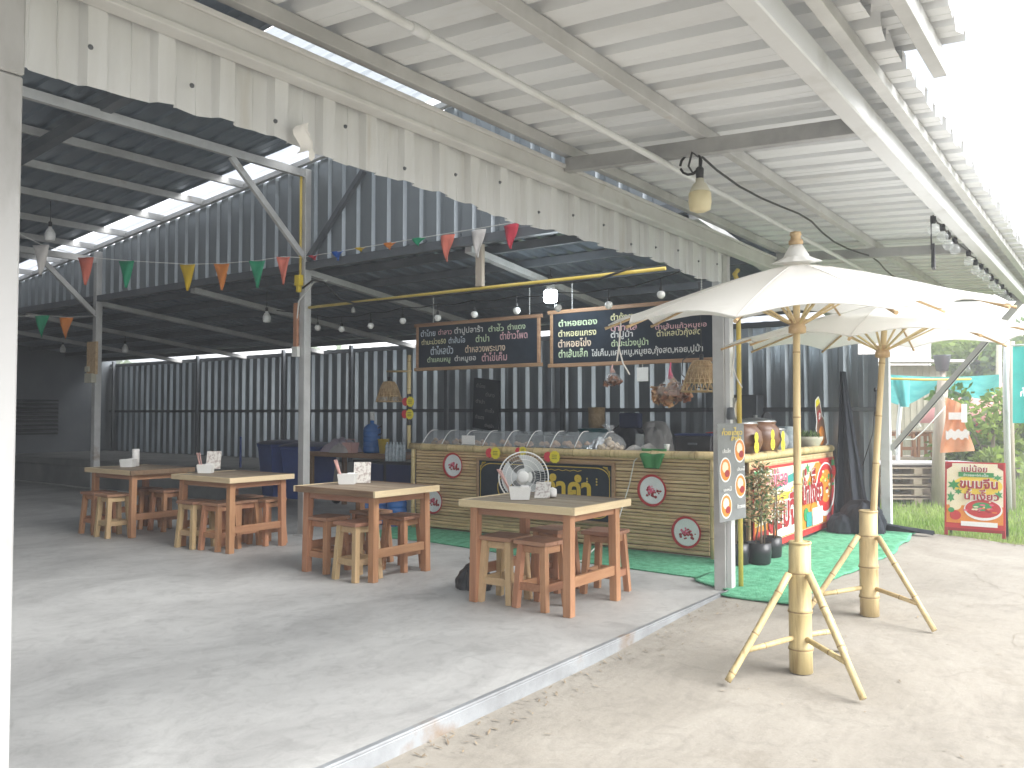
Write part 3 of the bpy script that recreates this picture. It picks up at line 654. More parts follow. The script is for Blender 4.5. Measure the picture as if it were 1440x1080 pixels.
pb = [(.0 - .02, -.04 - 1.36 * k, .05 + 1.68 * k - .05) for k in (0, .1, .2, .3, .4, .5, .6, .7, .8)]
m = MB(); m.tube([Vector(p) + Vector((-.02, 0, -.01)) for p in pb], .006, 5); m.build('cable', M['wire'], t)
for p in pb[::2]:
    m = MB(); m.lathe([(.0005, -.09), (.025, -.08), (.033, -.06), (.02, -.03), (.012, -.02), (.012, .0)], p, 10); m.build('bulb', M['clearglass'], t)

# ------------------------------------------------------------------ tables and stools
def table(label, cx, cy, edge_l, edge_f, seed):
    t = thing('wooden_table', label, 'table', (cx, cy, 0), 0, 'wooden tables in the shed')
    rnd = random.Random(seed)
    hx, hy, th = .415, .53, .045; zt = .785
    m = MB(); n = 5; y0 = -hy + .03
    w = (2 * hx - .05) / n
    for i in range(n): m.bb((-hx + .025 + i * w + .002, -hy + .025, zt - th), (-hx + .025 + (i + 1) * w - .002, hy - .025, zt - rnd.uniform(0, .003)))
    m.build('tabletop', M['w_top'], t, .003)
    for s_, mt in ((-1, edge_l), (1, 'w_dark')):
        m = MB(); m.bb((s_ * (hx - .024), -hy + .0255, zt - th - .008), (s_ * hx, hy - .0255, zt + .001)); m.build('edge_board', M[mt], t, .002)
    for s_, mt in ((-1, edge_f), (1, 'w_pale_x')):
        m = MB(); m.bb((-hx, s_ * (hy - .025), zt - th - .0085), (hx, s_ * hy, zt + .0015)); m.build('end_board', M[mt], t, .002)
    for sx in (-1, 1):
        for sy in (-1, 1):
            m = MB(); m.bar((sx * .335, sy * .43, 0), (sx * .325, sy * .425, zt - th - .002), .066, .066, (0, 1, 0)); m.build('leg', M['w_red_z'], t, .003)
    for s_ in (-1, 1): m = MB(); m.bb((-.29, s_ * .43 - .014, .67), (.29, s_ * .43 + .014, .738)); m.build('apron', M['w_red_x'], t, .002)
    for s_ in (-1, 1): m = MB(); m.bb((s_ * .33 - .013, -.39, .672), (s_ * .33 + .013, .39, .738)); m.build('apron', M['w_red_y'], t, .002)
    for s_ in (-1, 1):
        m = MB(); m.bb((-.298, s_ * .43 - .017, .20), (.298, s_ * .43 + .017, .275)); m.build('stretcher', M['w_red_x'], t, .003)
    return t
T = [(5.47, 3.69), (5.52, 5.71), (5.70, 7.985), (5.70, 9.86)]
table('nearest wooden table, pale edges all round, standing before the white fan', *T[0], 'w_pale', 'w_pale_x', 1)
table('wooden table with a dark brown left edge, between the fan table and the steel post', *T[1], 'w_dark', 'w_pale_x', 2)
table('wooden table left of the steel post, its box holding a pink and white menu card', *T[2], 'w_pale', 'w_pale_x', 3)
table('farthest wooden table, in front of the thin post with the fuse board', *T[3], 'w_pale', 'w_dark', 4)

def stool(leg='w_red_z', rail='w_red_x', plank=False):
    t = thing('wooden_stool', '', 'stool')
    m = MB(); z = .505
    for i in range(2): m.bb((-.15 + i * .151, -.15, z - .03), (-.15 + i * .151 + .149, .15, z))
    m.build('seat', M['w_red_y'], t, .003)
    for sx in (-1, 1):
        for sy in (-1, 1):
            m = MB(); m.bar((sx * .135, sy * .135, 0), (sx * .105, sy * .105, z - .031), .05, .05, (0, 1, 0)); m.build('leg', M[leg], t, .002)
    for k in range(4):
        m = MB(); rm = Matrix.Rotation(k * PI / 2, 3, 'Z')
        m.box(rm @ Vector((0, .105, .44)), (.16, .024, .05), rm); m.build('apron', M[rail], t, .002)
        m = MB(); m.box(rm @ Vector((0, .124, .165)), (.20, .024, .055), rm); m.build('stretcher', M[rail], t, .002)
    if plank:
        m = MB(); m.bb((-.11, -.11, .195), (.11, .11, .212)); m.build('foot_shelf', M[rail], t, .002)
    return t
KS = [stool('w_red_z', 'w_red_x'), stool('w_yel_z', 'w_yel_x'), stool('w_red_z', 'w_red_x', True)]
used = set()
ST = [  # x, y, turn, kind, label
 (5.30, 3.955, .06, 1, 'stool with yellow legs under the left end of the fan table'),
 (5.285, 3.60, -.05, 0, 'red-brown stool nearest the camera, under the front of the fan table'),
 (6.02, 3.47, .1, 0, 'stool at the right end of the fan table, half outside its leg'),
 (5.90, 3.88, -.1, 0, 'stool at the back of the fan table, beside the fan pole'),
 (5.32, 6.02, .04, 2, 'red stool with a foot shelf under the left end of the dark-edged table'),
 (5.22, 5.51, -.06, 1, 'yellow-legged stool pulled out at the front of the dark-edged table'),
 (5.80, 5.52, .05, 0, 'red stool at the right end of the dark-edged table, before the green turf'),
 (5.88, 6.02, -.1, 0, 'stool at the back of the dark-edged table, before the blue jugs'),
 (5.42, 8.24, .03, 1, 'pale-legged stool at the left end of the table left of the steel post'),
 (5.47, 7.88, .08, 0, 'stool at the front middle of the table left of the steel post'),
 (5.78, 7.93, -.06, 0, 'stool under the middle of the table left of the steel post'),
 (6.02, 7.80, .05, 0, 'stool at the right back corner of the table left of the steel post'),
 (6.05, 8.25, .0, 0, 'stool at the left back of the table left of the steel post'),
 (5.34, 10.14, .05, 2, 'leftmost stool of all, at the left end of the farthest table'),
 (5.30, 9.72, -.04, 1, 'stool with pale legs at the front of the farthest table'),
 (5.98, 9.72, .06, 0, 'dark stool at the back right of the farthest table'),
 (5.95, 10.15, -.06, 0, 'dark stool at the back left of the farthest table'),
]
for x, y, rz, k, lab in ST:
    o = KS[k] if k not in used else dup(KS[k])
    used.add(k); o.location = (x, y, 0); o.rotation_euler = (0, 0, rz)
    tag(o, lab, 'stool', 'wooden stools at the tables')

# things on the tables
def caddy(x, y, rz, label, z=.7865):
    t = thing('condiment_box', label, 'box', (x, y, z), rz, 'white boxes on the tables')
    m = MB(); pr = [(-.085, -.06), (.085, -.06), (.085, .06), (-.085, .06)]; a, b = .84, 1.0; h = .095; vs = []
    for s_, zz in ((a, 0), (b, h), (b * .955, h), (a * .95, .006)): vs += [(px * s_, py * s_, zz) for px, py in pr]
    fs = [(3, 2, 1, 0)] + [(i * 4 + k, i * 4 + (k + 1) % 4, (i + 1) * 4 + (k + 1) % 4, (i + 1) * 4 + k) for i in range(3) for k in range(4)] + [(12, 13, 14, 15)]
    m.add(vs, fs); m.build('box_body', M['white_pl'], t)
    m = MB(); m.bb((.0, -.045, .02), (.07, .045, .105)); m.build('tissue_pack', M['tissue'], t, .008)
    return t
def card(x, y, z, rz, tilt, label, w=.15, h=.21, th=.006):
    o = MB().box((0, 0, h / 2), (w, th, h)).build('menu_card', M['paper']); o.location = (x, y, z); o.rotation_euler = (tilt, 0, rz)
    return tag(o, label, 'menu', 'menu cards on the tables')
def sticks(x, y, z, label, lean=(-.05, .11)):
    m = MB(); rnd = random.Random(int(x * 100))
    for i in range(7):
        a = Vector((x + rnd.uniform(-.012, .012), y + rnd.uniform(-.012, .012), z)); b = a + Vector((lean[0] + rnd.uniform(-.01, .01), lean[1] + rnd.uniform(-.012, .012), .19)); m.bar(a, b, .006, .006)
    return tag(m.build('chopstick_bundle', M['pink_pl']), label, 'chopsticks', 'chopstick bundles in the table boxes')
TZ = .79
caddy(5.33, 3.83, R(-54), 'white plastic box of tissues on the nearest table, before the fan')
sticks(5.33, 3.90, TZ + .03, 'pink chopstick bundle leaning out of the box on the nearest table', (-.01, .12))
o = card(5.47, 3.72, TZ, R(-60), R(-62), 'grey menu card leaning low beside the box on the nearest table', .12, .23)
m = MB(); m.lathe([(.03, 0), (.035, .03), (.0345, .0302), (.033, .06), (.005, .075)], (5.62, 3.72, TZ), 12); tag(m.build('tissue_roll', M['tissue']), 'small white tissue wad behind the menu card on the nearest table', 'tissue')
caddy(5.52, 5.97, R(-54), 'white plastic box on the dark-edged table, filled with lilac paper')
sticks(5.50, 6.02, TZ + .03, 'pale chopstick bundle in the box on the dark-edged table', (-.02, .08))
card(5.66, 5.92, TZ, R(-50), R(-14), 'white menu card with black lettering standing on the dark-edged table', .16, .2)
caddy(5.60, 8.34, R(-54), 'white plastic box on the table left of the steel post')
sticks(5.58, 8.38, TZ + .03, 'chopstick bundle in the box on the table left of the steel post', (-.01, .05))
card(5.67, 8.31, TZ + .04, R(-54), R(-12), 'pink and white menu card standing in the box left of the steel post', .16, .2)
caddy(5.66, 10.06, R(-54), 'white plastic box on the farthest table')
m = MB(); m.lathe([(.045, 0), (.045, .21), (.04, .215)], (5.78, 10.10, TZ), 14); tag(m.build('tissue_roll', M['tissue']), 'tall white tissue roll standing on the farthest table', 'tissue')

# ------------------------------------------------------------------ pedestal fan
t = thing('pedestal_fan', 'white pedestal fan with round wire grille standing behind the nearest table', 'fan', (6.36, 4.53, 0), 0)
fq = (Vector((0, 0, .0)) - Vector((6.36, 4.53, 0))).normalized()
fm = Matrix.Rotation(math.atan2(fq.y, fq.x) - R(4), 3, 'Z') @ Matrix.Rotation(R(86), 3, 'Y')
HC = Vector((0, 0, .865))
def fr(p): return fm @ Vector(p) + HC
m = MB(); m.lathe([(.19, 0), (.19, .02), (.17, .035), (.03, .05)], (.1, .08, 0), 24); m.build('base', M['white_pl'], t)
m = MB(); m.tube([(.1, .08, .05), (.1, .08, .74)], .017, 10); m.build('pole', M['steel_w'], t)
m = MB(); m.lathe([(.04, -.2), (.075, -.17), (.08, -.06), (.05, -.04)], n=16, m=fm); o = m.build('motor', M['white_pl'], t); o.location = HC
m = MB()
for k in range(54):
    a = 2 * PI * k / 54; c, s_ = math.cos(a), math.sin(a); m.tube([fr((.06 * c, .06 * s_, .055)), fr((.15 * c, .15 * s_, .05)), fr((.225 * c, .225 * s_, .01)), fr((.225 * c, .225 * s_, -.03)), fr((.07 * c, .07 * s_, -.075))], .0009, 3)
for r, z in ((.11, .054), (.16, .048), (.2, .03)):
    m.tube([fr((r * math.cos(a * PI / 20), r * math.sin(a * PI / 20), z)) for a in range(41)], .002, 4)
m.tube([fr((.229 * math.cos(a * PI / 20), .229 * math.sin(a * PI / 20), -.005)) for a in range(41)], .007, 6)
m.build('grille', M['white_pl'], t)
M['fanblade'] = mat('smoky_fan_blade', (.55, .58, .58), .2, 0, alpha=.8)
for k in range(3):
    a0 = k * 2 * PI / 3 + .5
    m = MB(); m.grid(lambda a, b: fr(((.035 + .165 * a) * math.cos(a0 + (b - .5) * (.5 + 1.1 * a)), (.035 + .165 * a) * math.sin(a0 + (b - .5) * (.5 + 1.1 * a)), .01 + .03 * (b - .5))), 8, 8)
    m.build('blade', M['fanblade'], t)
m = MB(); m.lathe([(.054, .05), (.056, .062), (.04, .07), (.001, .072)], n=18, m=fm); o = m.build('badge', M['white_pl'], t); o.location = HC
m = MB(); m.tube([(6.45, 4.6, .05), (6.7, 4.55, .02), (7.0, 4.3, .03), (7.5, 4.2, .3), (7.93, 4.28, .7), (7.93, 4.22, .95), (7.97, 4.1, 1.08)], .006, 6)
tag(m.build('fan_cord', M['wirew']), 'thin pale cord running from the fan up to the counter top', 'cord')

# ------------------------------------------------------------------ bamboo counter facing the tables
ct = thing('bamboo_counter', 'long counter faced with split bamboo slats and topped with a bamboo pole, facing the tables', 'counter', (7.95, 5.35, 0))
OC = ct.location.copy()
def cpart(mb, name, mt, bevel=0):
    o = mb.build(name, mt, ct, bevel); o.location = -OC; return o
m = MB(); m.bb((7.972, 3.38, .02), (8.0, 7.36, 1.0)); cpart(m, 'backing', M['bamboo_dk'])
m = MB(); m.bb((8.0, 3.38, .98), (8.62, 7.36, 1.02)); cpart(m, 'worktop', M['w_shelf'])
m = MB(); z = .035; rnd = random.Random(2)
while z < .985:
    h = rnd.uniform(.028, .042); y = 3.40
    while y < 7.33:
        y2 = min(7.335, y + rnd.choice((.9, 1.3, 1.9, 2.6)) * rnd.uniform(.7, 1.2)); dz = rnd.uniform(-.002, .002); dx = rnd.uniform(-.003, .003)
        tilt = rnd.uniform(-.004, .004)
        pr = [(7.972, 0), (7.956 + dx, .002), (7.949 + dx, h * .3), (7.949 + dx, h * .68), (7.957 + dx, h - .003), (7.972, h - .002)]
        n = len(pr); vs = [(px, y + .002, z + dz + pz) for px, pz in pr] + [(px, y2 - .002, z + dz + tilt + pz) for px, pz in pr]
        m.add(vs, [tuple(range(n)), tuple(reversed(range(n, 2 * n)))] + [(i, n + i, n + i + 1, i + 1) for i in range(n - 1)]); y = y2
    z += h + rnd.uniform(.0, .005)
cpart(m, 'slat_panel', M['bamboo_slat'])
m = MB(); m.bamboo((7.945, 3.30, 1.03), (7.945, 7.42, 1.035), .042, .48, 12); cpart(m, 'top_rail', M['bamboo'])
m = MB(); m.bamboo((7.935, 7.37, 0), (7.935, 7.37, 1.0), .028, .33, 10); cpart(m, 'corner_post', M['bamboo'])
m = MB(); m.bamboo((7.942, 3.36, 0), (7.942, 3.36, 1.0), .022, .33, 10, seed=3); cpart(m, 'corner_post', M['bamboo'])
# gold lettered sign on the counter
sg = thing('counter_sign', 'dark sign with gold Thai lettering and ornate gold corners on the bamboo counter', 'sign', (7.93, 5.39, .59))
m = MB(); m.bb((-.012, -.90, -.30), (.012, .90, .30)); m.build('board', M['chalk'], sg)
m = MB()
for y0, y1, z0, z1 in ((-.94, -.905, -.32, .32), (.905, .94, -.32, .32)): m.bb((-.02, y0, z0), (.014, y1, z1))
for z0 in (-.335, .305): m.bb((-.019, -.94, z0), (.013, .94, z0 + .03))
m.build('frame', M['w_frame'], sg, .003)
m = MB()
def ring_line(pts, w, x=-.0135):
    for a, b in zip(pts, pts[1:]):
        a = Vector((x, *a)); b = Vector((x, *b)); s_ = Vector((1, 0, 0)).cross((b - a).normalized()) * w; m.add([a - s_, a + s_, b + s_, b - s_], [(0, 1, 2, 3)])
ring_line([(-.72, .27), (.72, .27)], .004); ring_line([(-.72, -.27), (.72, -.27)], .004)
for s_ in (-1, 1):
    ring_line([(s_ * .88, -.15), (s_ * .88, .15)], .004); 
    for q in (-1, 1): ring_line([(s_ * (.72 + .16 * math.sin(a * PI / 16)), q * (.27 - .12 * (1 - math.cos(a * PI / 16)))) for a in range(9)], .005, -.0138)
    for k in range(5): ring_line([(s_ * (.80 + .012 * k), .285 - .0 * k), (s_ * (.885), .235 - .012 * k)], .005, -.014)
for y in (-.60, -.72):
    for dz in (.09, .12, .15): m.lathe([(.012, 0), (.001, .006)], (0, 0, 0), 6, Matrix.Translation((-.0135, y, dz)) @ Matrix.Rotation(-PI / 2, 4, 'Y'))
ring_line([(.52 + .1 * math.cos(a * PI / 10), .0 + .13 * math.sin(a * PI / 10)) for a in range(21)], .005)
ring_line([(.02 - .05 * k, .225 + .012 * (k % 2)) for k in range(12)], .003)
m.build('ornament', M['gold'], sg)
text('ลำคำ', .62, .30, M['gold'], sg, (-.0125, -.34, .04), UXW, UYW, bold=.035, lift=.003)
# enamel trays
def flower(m, c, s_):
    rnd = random.Random(int(c[1] * 100 + s_ * 900))
    for i in range(26):
        a = rnd.uniform(0, 2 * PI); r = s_ * rnd.random() ** .7 * 1.25; k = rnd.uniform(.16, .34) * s_
        m.lathe([(k, 0), (k * .6, .0012), (.0005, .0015)], (0, 0, 0), 6, Matrix.Translation((c[0] - .0001 * i, c[1] + r * math.cos(a) * 1.2, c[2] + r * .75 * math.sin(a))) @ Matrix.Rotation(-PI / 2, 4, 'Y') @ Matrix.Scale(rnd.uniform(.5, 1), 4, (1, 0, 0)))
def tray(y, z, label, r=.155, dim=False):
    t = thing('enamel_tray', label, 'tray', (7.925, y, z), 0, 'round enamel trays on the counter front')
    rm = Matrix.Rotation(-PI / 2, 3, 'Y')
    m = MB(); m.lathe([(r * .84, .0), (r * .86, .006), (r * .8, .004), (.001, .004)], n=36, m=rm); m.build('dish', M['enamel'], t)
    m = MB(); m.lathe([(r * .862, .0), (r, .018), (r * 1.01, .014), (r * .9, -.006)], n=36, m=rm); m.build('rim', M['red'], t)
    m = MB(); flower(m, (-.0062, .01, .01), r * .26); o = m.build('flower_print', M['pink_print'], t)
    m = MB(); flower(m, (-.0045, -.01, -.02), r * .36); o = m.build('leaf_print', M['dkred_print'], t)
    return t
tray(6.70, .815, 'white enamel tray with red rim and rose, upper left on the counter front')
tray(7.02, .36, 'white enamel tray low on the counter front, half hidden behind a table corner')
tray(4.01, .655, 'white enamel tray with thick red rim and pink roses, right of the gold sign', .165)
tray(3.63, .255, 'white enamel tray low at the right end of the counter beside the post', .16)
# price tags
def price_tag(x, y, z, label, nrm='x', s=1, vertical=False):
    t = thing('price_tag', label, 'price tag', (x, y, z), 0, 'red and yellow price tags')
    def disc(cx, cz, r, n=10, w=.12): return [(cx + r * (1 + w * math.cos(k * PI)) * math.cos(2 * PI * k / (2 * n)), cz + r * (1 + w * math.cos(k * PI)) * math.sin(2 * PI * k / (2 * n))) for k in range(2 * n)]
    rm = Matrix(((0, 0, -1), (-1, 0, 0), (0, 1, 0))) if nrm == 'x' else Matrix(((1, 0, 0), (0, 0, -1), (0, 1, 0)))
    oy, oz = (0, .06 * s) if vertical else (.03 * s, 0)
    m = MB(); m.prism(disc(oy, -oz * .5, .055 * s, 10, .05), .003, rm); m.build('yellow_card', M['tag_y'], t)
    m = MB(); m.prism(disc(-oy * 1.4, oz * .9, .045 * s, 8, .05), .0026, rm); m.build('red_card', M['tag_y'] if vertical else M['tag_r'], t)
    m = MB()
    for k in range(3): m.prism([(oy - .03 * s, -oz * .5 + .018 - .02 * k), (oy + .025 * s, -oz * .5 + .018 - .02 * k), (oy + .025 * s, -oz * .5 + .024 - .02 * k), (oy - .03 * s, -oz * .5 + .024 - .02 * k)], .0038, rm)
    m.build('scribble', M['black_print'], t)
    return t
price_tag(7.89, 6.06, .985, 'price tag with red left half on the counter rail, left of the fan', s=1.25)
price_tag(7.89, 5.23, .965, 'price tag with red left half on the counter rail, right of the fan', s=1.25)
price_tag(7.895, 5.66, 1.02, 'price tag mostly hidden behind the top of the fan', s=.9)
# bamboo upright with arm, cane lamps
bu = thing('bamboo_upright', 'bamboo pole with a short arm standing at the left end of the counter', 'pole', (7.94, 7.40, 0))
m = MB(); m.bamboo((0, .05, 1.0), (0, .05, 2.20), .026, .4, 10); m.build('pole', M['bamboo'], bu)
m = MB(); m.bamboo((-.02, .0, 1.99), (-.02, .43, 2.0), .013, .2, 8); m.build('arm', M['bamboo'], bu)
m = MB(); m.lathe([(.03, 1.30), (.031, 1.32), (.031, 1.68), (.03, 1.70)], (0, .05, 0), 10); m.build('tape', M['black'], bu)
price_tag(7.90, 7.43, 1.60, 'upper price tag on the bamboo pole left of the counter', s=1.2)
price_tag(7.90, 7.44, 1.44, 'lower price tag on the bamboo pole left of the counter', s=1.2)
def cane_lamp(label, x, y, z, s=1):
    t = thing('cane_lamp_shade', label, 'lamp shade', (x, y, z), 0, 'woven cane lamp shades')
    m = MB(); n = 22; H = .27 * s
    def rad(q): return (.075 + .105 * q ** .7) * s
    for d in (1, -1):
        for k in range(n):
            a = 2 * PI * k / n; pts = [((rad(q / 6)) * math.cos(a + d * q * .07), rad(q / 6) * math.sin(a + d * q * .07), -H * q / 6) for q in range(7)]; m.tube(pts, .0042 * s, 4, False)
    for q in (0, .12, .24, .36, .48, .6, .72, 1): m.tube([(rad(q) * math.cos(a * PI / 12), rad(q) * math.sin(a * PI / 12), -H * q) for a in range(25)], .006 * s if q in (0, 1) else .0035 * s, 4, False)
    m.build('shade', M['cane'], t)
    m = MB(); m.lathe([(.07 * s, -.035 * s), (.078 * s, -.004), (.03 * s, .012), (.001, .014)], n=16); m.lathe([(.155 * s, -H * .72), (.078 * s, -.03)], n=16); m.build('liner', M['cane'], t)
    m = MB(); m.lathe([(.018, -.08), (.02, .0), (.02, .06), (.01, .07)], n=10); m.tube([(0, 0, .07), (0, 0, .135)], .005, 5); m.build('holder', M['rubber'], t)
    return t
cane_lamp('woven cane lamp shade hanging from the bamboo arm by the water bottle', 7.92, 7.79, 1.86, .95)
lp = cane_lamp('woven cane lamp shade hanging beside the front post above the grey menu', 7.45, 3.25, 1.94, 1.05)
m = MB(); m.tube([(0, 0, .13), (0, .02, .75)], .005, 5); m.tube([(0, .06, .1), (0, .19, .02), (0, .2, -.12), (0, .06, -.24), (0, -.12, -.27)], .006, 5); m.build('cable', M['wire'], lp)
# chalk menu boards
def chalk_board(y0, y1, z0, z1, label, rows, x=7.90):
    t = thing('chalk_menu_board', label, 'menu board', (x, (y0 + y1) / 2, (z0 + z1) / 2), 0, 'chalk menu boards over the counter')
    hw, hh = (y0 - y1) / 2, (z1 - z0) / 2
    m = MB(); m.bb((-.006, -hw + .02, -hh + .02), (.006, hw - .02, hh - .02)); m.build('board', M['chalk'], t)
    for s_ in (-1, 1): m = MB(); m.bb((-.018, -hw - .05, s_ * hh - .021), (.012, hw + .05, s_ * hh + .021)); m.build('frame_rail', M['w_frame'], t, .004)
    for s_ in (-1, 1): m = MB(); m.bb((-.016, s_ * hw - .019, -hh + .0215), (.014, s_ * hw + .019, hh - .0215)); m.build('frame_stile', M['w_frame'], t, .004)
    m = MB()
    for s_ in (-.86, .72): 
        for k in range(12): m.lathe([(.004, 0), (.009, .012), (.004, .026)], (0, s_ * hw, hh + .02 + k * .026), 5)
    m.build('chain', M['steel'], t)
    iw, ih = 2 * hw - .08, 2 * hh - .08
    for body, fx0, fx1, fy, c, fh in rows:
        text(body, (fx1 - fx0) * iw, fh * 1.15 * ih, M['chalk_' + c], t, (-.0062, hw - .04 - (fx0 + fx1) / 2 * iw, hh - .04 - fy * ih), UXW, UYW, bold=.018, lift=.0025)
    return t
g = lambda a: (a - 140) / 1060
chalk_board(7.27, 5.41, 2.005, 2.56, 'left chalk menu board with coloured Thai lettering in a rough wooden frame', [
 ('ตำไทย', g(152), g(297), .13, 'b', .16), ('ตำลาว', g(325), g(456), .13, 'p', .13), ('ตำปูปลาร้า', g(480), g(745), .14, 'w', .2), ('ตำซั่ว', g(795), g(930), .12, 'g', .17), ('ตำแตง', g(963), g(1115), .13, 'g', .13),
 ('ตำมะม่วง50', g(160), g(400), .36, 'y', .14), ('ตำส้มโอ', g(425), g(582), .36, 'b', .15), ('ตำป่า', g(680), g(802), .36, 'g', .17), ('ตำข้าวโพด', g(897), g(1132), .33, 'p', .18),
 ('ตำไหลบัว', g(250), g(470), .60, 'b', .2), ('ตำหลวงพระบาง', g(583), g(942), .61, 'o', .17),
 ('ตำแคบหมู', g(217), g(442), .86, 'g', .17), ('ตำหมูยอ', g(483), g(682), .86, 'w', .17), ('ตำไข่เค็ม', g(735), g(958), .84, 'p', .19)])
g = lambda a: (a - 35) / 1195
chalk_board(5.24, 3.31, 1.985, 2.585, 'right chalk menu board with coloured Thai lettering, its end behind the umbrella', [
 ('ตำหอยดอง', g(70), g(392), .17, 'g', .13), ('ตำหอยแครง', g(68), g(385), .39, 'y', .13), ('ตำหอยโข่ง', g(66), g(342), .60, 'o', .16), ('ตำเส้นเล็ก', g(70), g(314), .82, 'g', .16),
 ('ตำกุ้งสด', g(500), g(705), .14, 'y', .17), ('ตำทะเล', g(500), g(703), .34, 'p', .13), ('ตำปูม้า', g(500), g(672), .50, 'w', .16), ('ตำมะม่วงปูม้า', g(505), g(788), .68, 'g', .17),
 ('ตำเส้นแก้วหมูยอ', g(840), g(1205), .40, 'p', .13), ('ตำไหลบัวกุ้งสด', g(850), g(1168), .53, 'y', .16),
 ('ไข่เค็ม,แคบหมู,หมูยอ,กุ้งสด,หอย,ปูม้า', g(345), g(1178), .86, 'w', .17)], x=7.91)
# snack bunches and card hanging from the right board
def bunch(x, y, ztop, z, r, label, mts, tie):
    t = thing('snack_bunch', label, 'snacks', (x, y, z), 0, 'bagged snacks hanging from the board')
    rnd = random.Random(int(y * 50))
    for mi, mt in enumerate(mts):
        m = MB()
        for i in range(70):
            p = Vector((rnd.gauss(0, .38), rnd.gauss(0, .42) + (.45 if mi == 0 and len(mts) > 1 else -.35 if len(mts) > 1 else 0), rnd.gauss(0, .36)))
            if p.length > 1: p.normalize()
            p = Vector((p.x * r * .7, p.y * r, p.z * r * .75)); q = Quaternion(Vector((rnd.uniform(-1, 1), rnd.uniform(-1, 1), rnd.uniform(-1, 1))).normalized(), rnd.uniform(0, 3)).to_matrix()
            k = r * rnd.uniform(.16, .28); m.grid(lambda a, b: q @ Vector(((a - .5) * 2 * k, (b - .5) * 1.4 * k, math.sin(a * 6) * k * .25)) + p, 3, 2)
        m.build('snack_pieces', M[mt], t)
    m = MB(); m.lathe([(r * .95, -r * .1), (r * .8, r * .35), (r * .35, r * .75), (.012, r * 1.05), (.02, r * 1.25)], n=14, sx=.75); m.build('bag', M['bagclear'], t)
    m = MB(); m.tube([(0, 0, r * .8), (0, .01, r * 1.3), (0, 0, ztop - z)], [.03, .012, .006], 6); m.build('tie', M[tie], t)
bunch(7.88, 4.445, 1.97, 1.80, .105, 'small bag of reddish snacks hanging below the right board', ['brownsnack'], 'pink_pl')
bunch(7.88, 3.77, 1.97, 1.65, .19, 'large bag of brown and golden snacks hanging below the right board', ['cream', 'brownsnack'], 'pink_print')
m = MB(); m.bb((7.893, 4.035, 1.785), (7.899, 4.165, 1.93)); m.tube([(7.896, 4.10, 1.93), (7.896, 4.1, 1.98)], .004, 4)
tag(m.build('white_card', M['white_print'], bevel=.001), 'small white card hanging below the right board between the snack bags', 'card')

# food under clear covers on the counter
cv = thing('food_cover', 'row of arched clear plastic food covers along the bamboo counter top', 'food cover', (8.1, 6.09, 1.06))
n_ = 8; y0 = 7.32 - 6.09; st = 2.62 / n_
def arch(a, y, k=1): return Vector((-.06 + .30 * a, y, (.175 * math.sin(min(1, a * 1.35) * PI / 2) + .005 * math.sin(y * 40)) * k))
m = MB(); m.grid(lambda a, b: arch(a, y0 - b * 2.62), 8, 60); m.build('film', M['film'], cv)
for k in range(n_ + 1):
    m = MB(); m.tube([arch(a / 8, y0 - k * st, 1.03) for a in range(9)], .0055, 5); m.build('hoop', M['white_pl'], cv)
m = MB(); m.bb((-.0565, y0 - 2.0 * st, .01), (-.05, y0 - 2.62 * st, .12)); o = m.build('note', M['white_print'], cv)
m = MB(); rnd = random.Random(8)
for k in range(n_):
    for i in range(10):
        p = Vector((.14 + rnd.uniform(-.08, .1), y0 - (k + rnd.uniform(.15, .85)) * st, rnd.uniform(-.02, .035))); m.lathe([(.03, 0), (.035, .02), (.01, .045)], p, 7)
m.build('food', M['cream'], cv)
m = MB(); rnd = random.Random(6); m.grid(lambda a, b: Vector((8.02 + .22 * a, 4.86 - .22 * b, 1.06 + .13 * math.sin(a * PI) * math.sin(b * PI) ** .5 + rnd.uniform(-.012, .012))), 12, 12, False)
tag(m.build('foil_tray', M['foil']), 'crumpled silver foil package at the right end of the food covers', 'foil package')
m = MB(); m.bb((8.15, 4.66, 1.022), (8.40, 4.84, 1.12)); tag(m.build('blue_tub', M['blue_pl'], bevel=.02), 'small blue tub beside the foil package on the counter', 'tub')
bg_ = thing('food_bag', 'knotted clear bag of food standing on the bamboo counter', 'bag', (8.10, 4.60, 1.022))
m = MB(); rnd = random.Random(3); m.lathe([(.10, 0), (.145, .03), (.155, .09), (.12, .16), (.05, .21), (.018, .235), (.03, .26), (.045, .30)], n=22, sy=1.15); m.tube([(0, 0, .23), (0, .06, .27), (0, .1, .30), (0, .06, .31), (0, .01, .25)], .01, 6); m.build('bag_skin', M['bagclear'], bg_)
m = MB(); rnd = random.Random(77)
for i in range(46):
    a_ = rnd.uniform(0, 6.28); r_ = .115 * rnd.random() ** .5; k = rnd.uniform(.022, .036); m.lathe([(.001, -k), (k * .8, -k * .6), (k, 0), (k * .8, k * .6), (.001, k)], (r_ * math.cos(a_), r_ * 1.1 * math.sin(a_), .03 + rnd.random() * .12 * (1.2 - r_ / .115)), 8)
m.build('contents', M['snack_pale'], bg_)
m = MB(); rnd = random.Random(12); m.grid(lambda a, b: Vector((8.0 + .28 * a, 4.42 - .38 * b, 1.025 + .09 * math.sin(a * PI) ** .6 * math.sin(b * PI) ** .6 * (1 + .35 * math.sin(b * 11)) + rnd.uniform(-.008, .008))), 14, 16)
tag(m.build('plastic_bag_heap', M['bag']), 'flat heap of white plastic bags on the counter right of the knotted bag', 'bags')
m = MB(); m.bb((8.0, 4.14, 1.10), (8.004, 4.24, 1.235)); m.bb((7.98, 4.13, 1.075), (8.06, 4.25, 1.099)); tag(m.build('card_stand', M['clearglass']), 'small clear card stand on the counter left of the green cloth', 'stand')
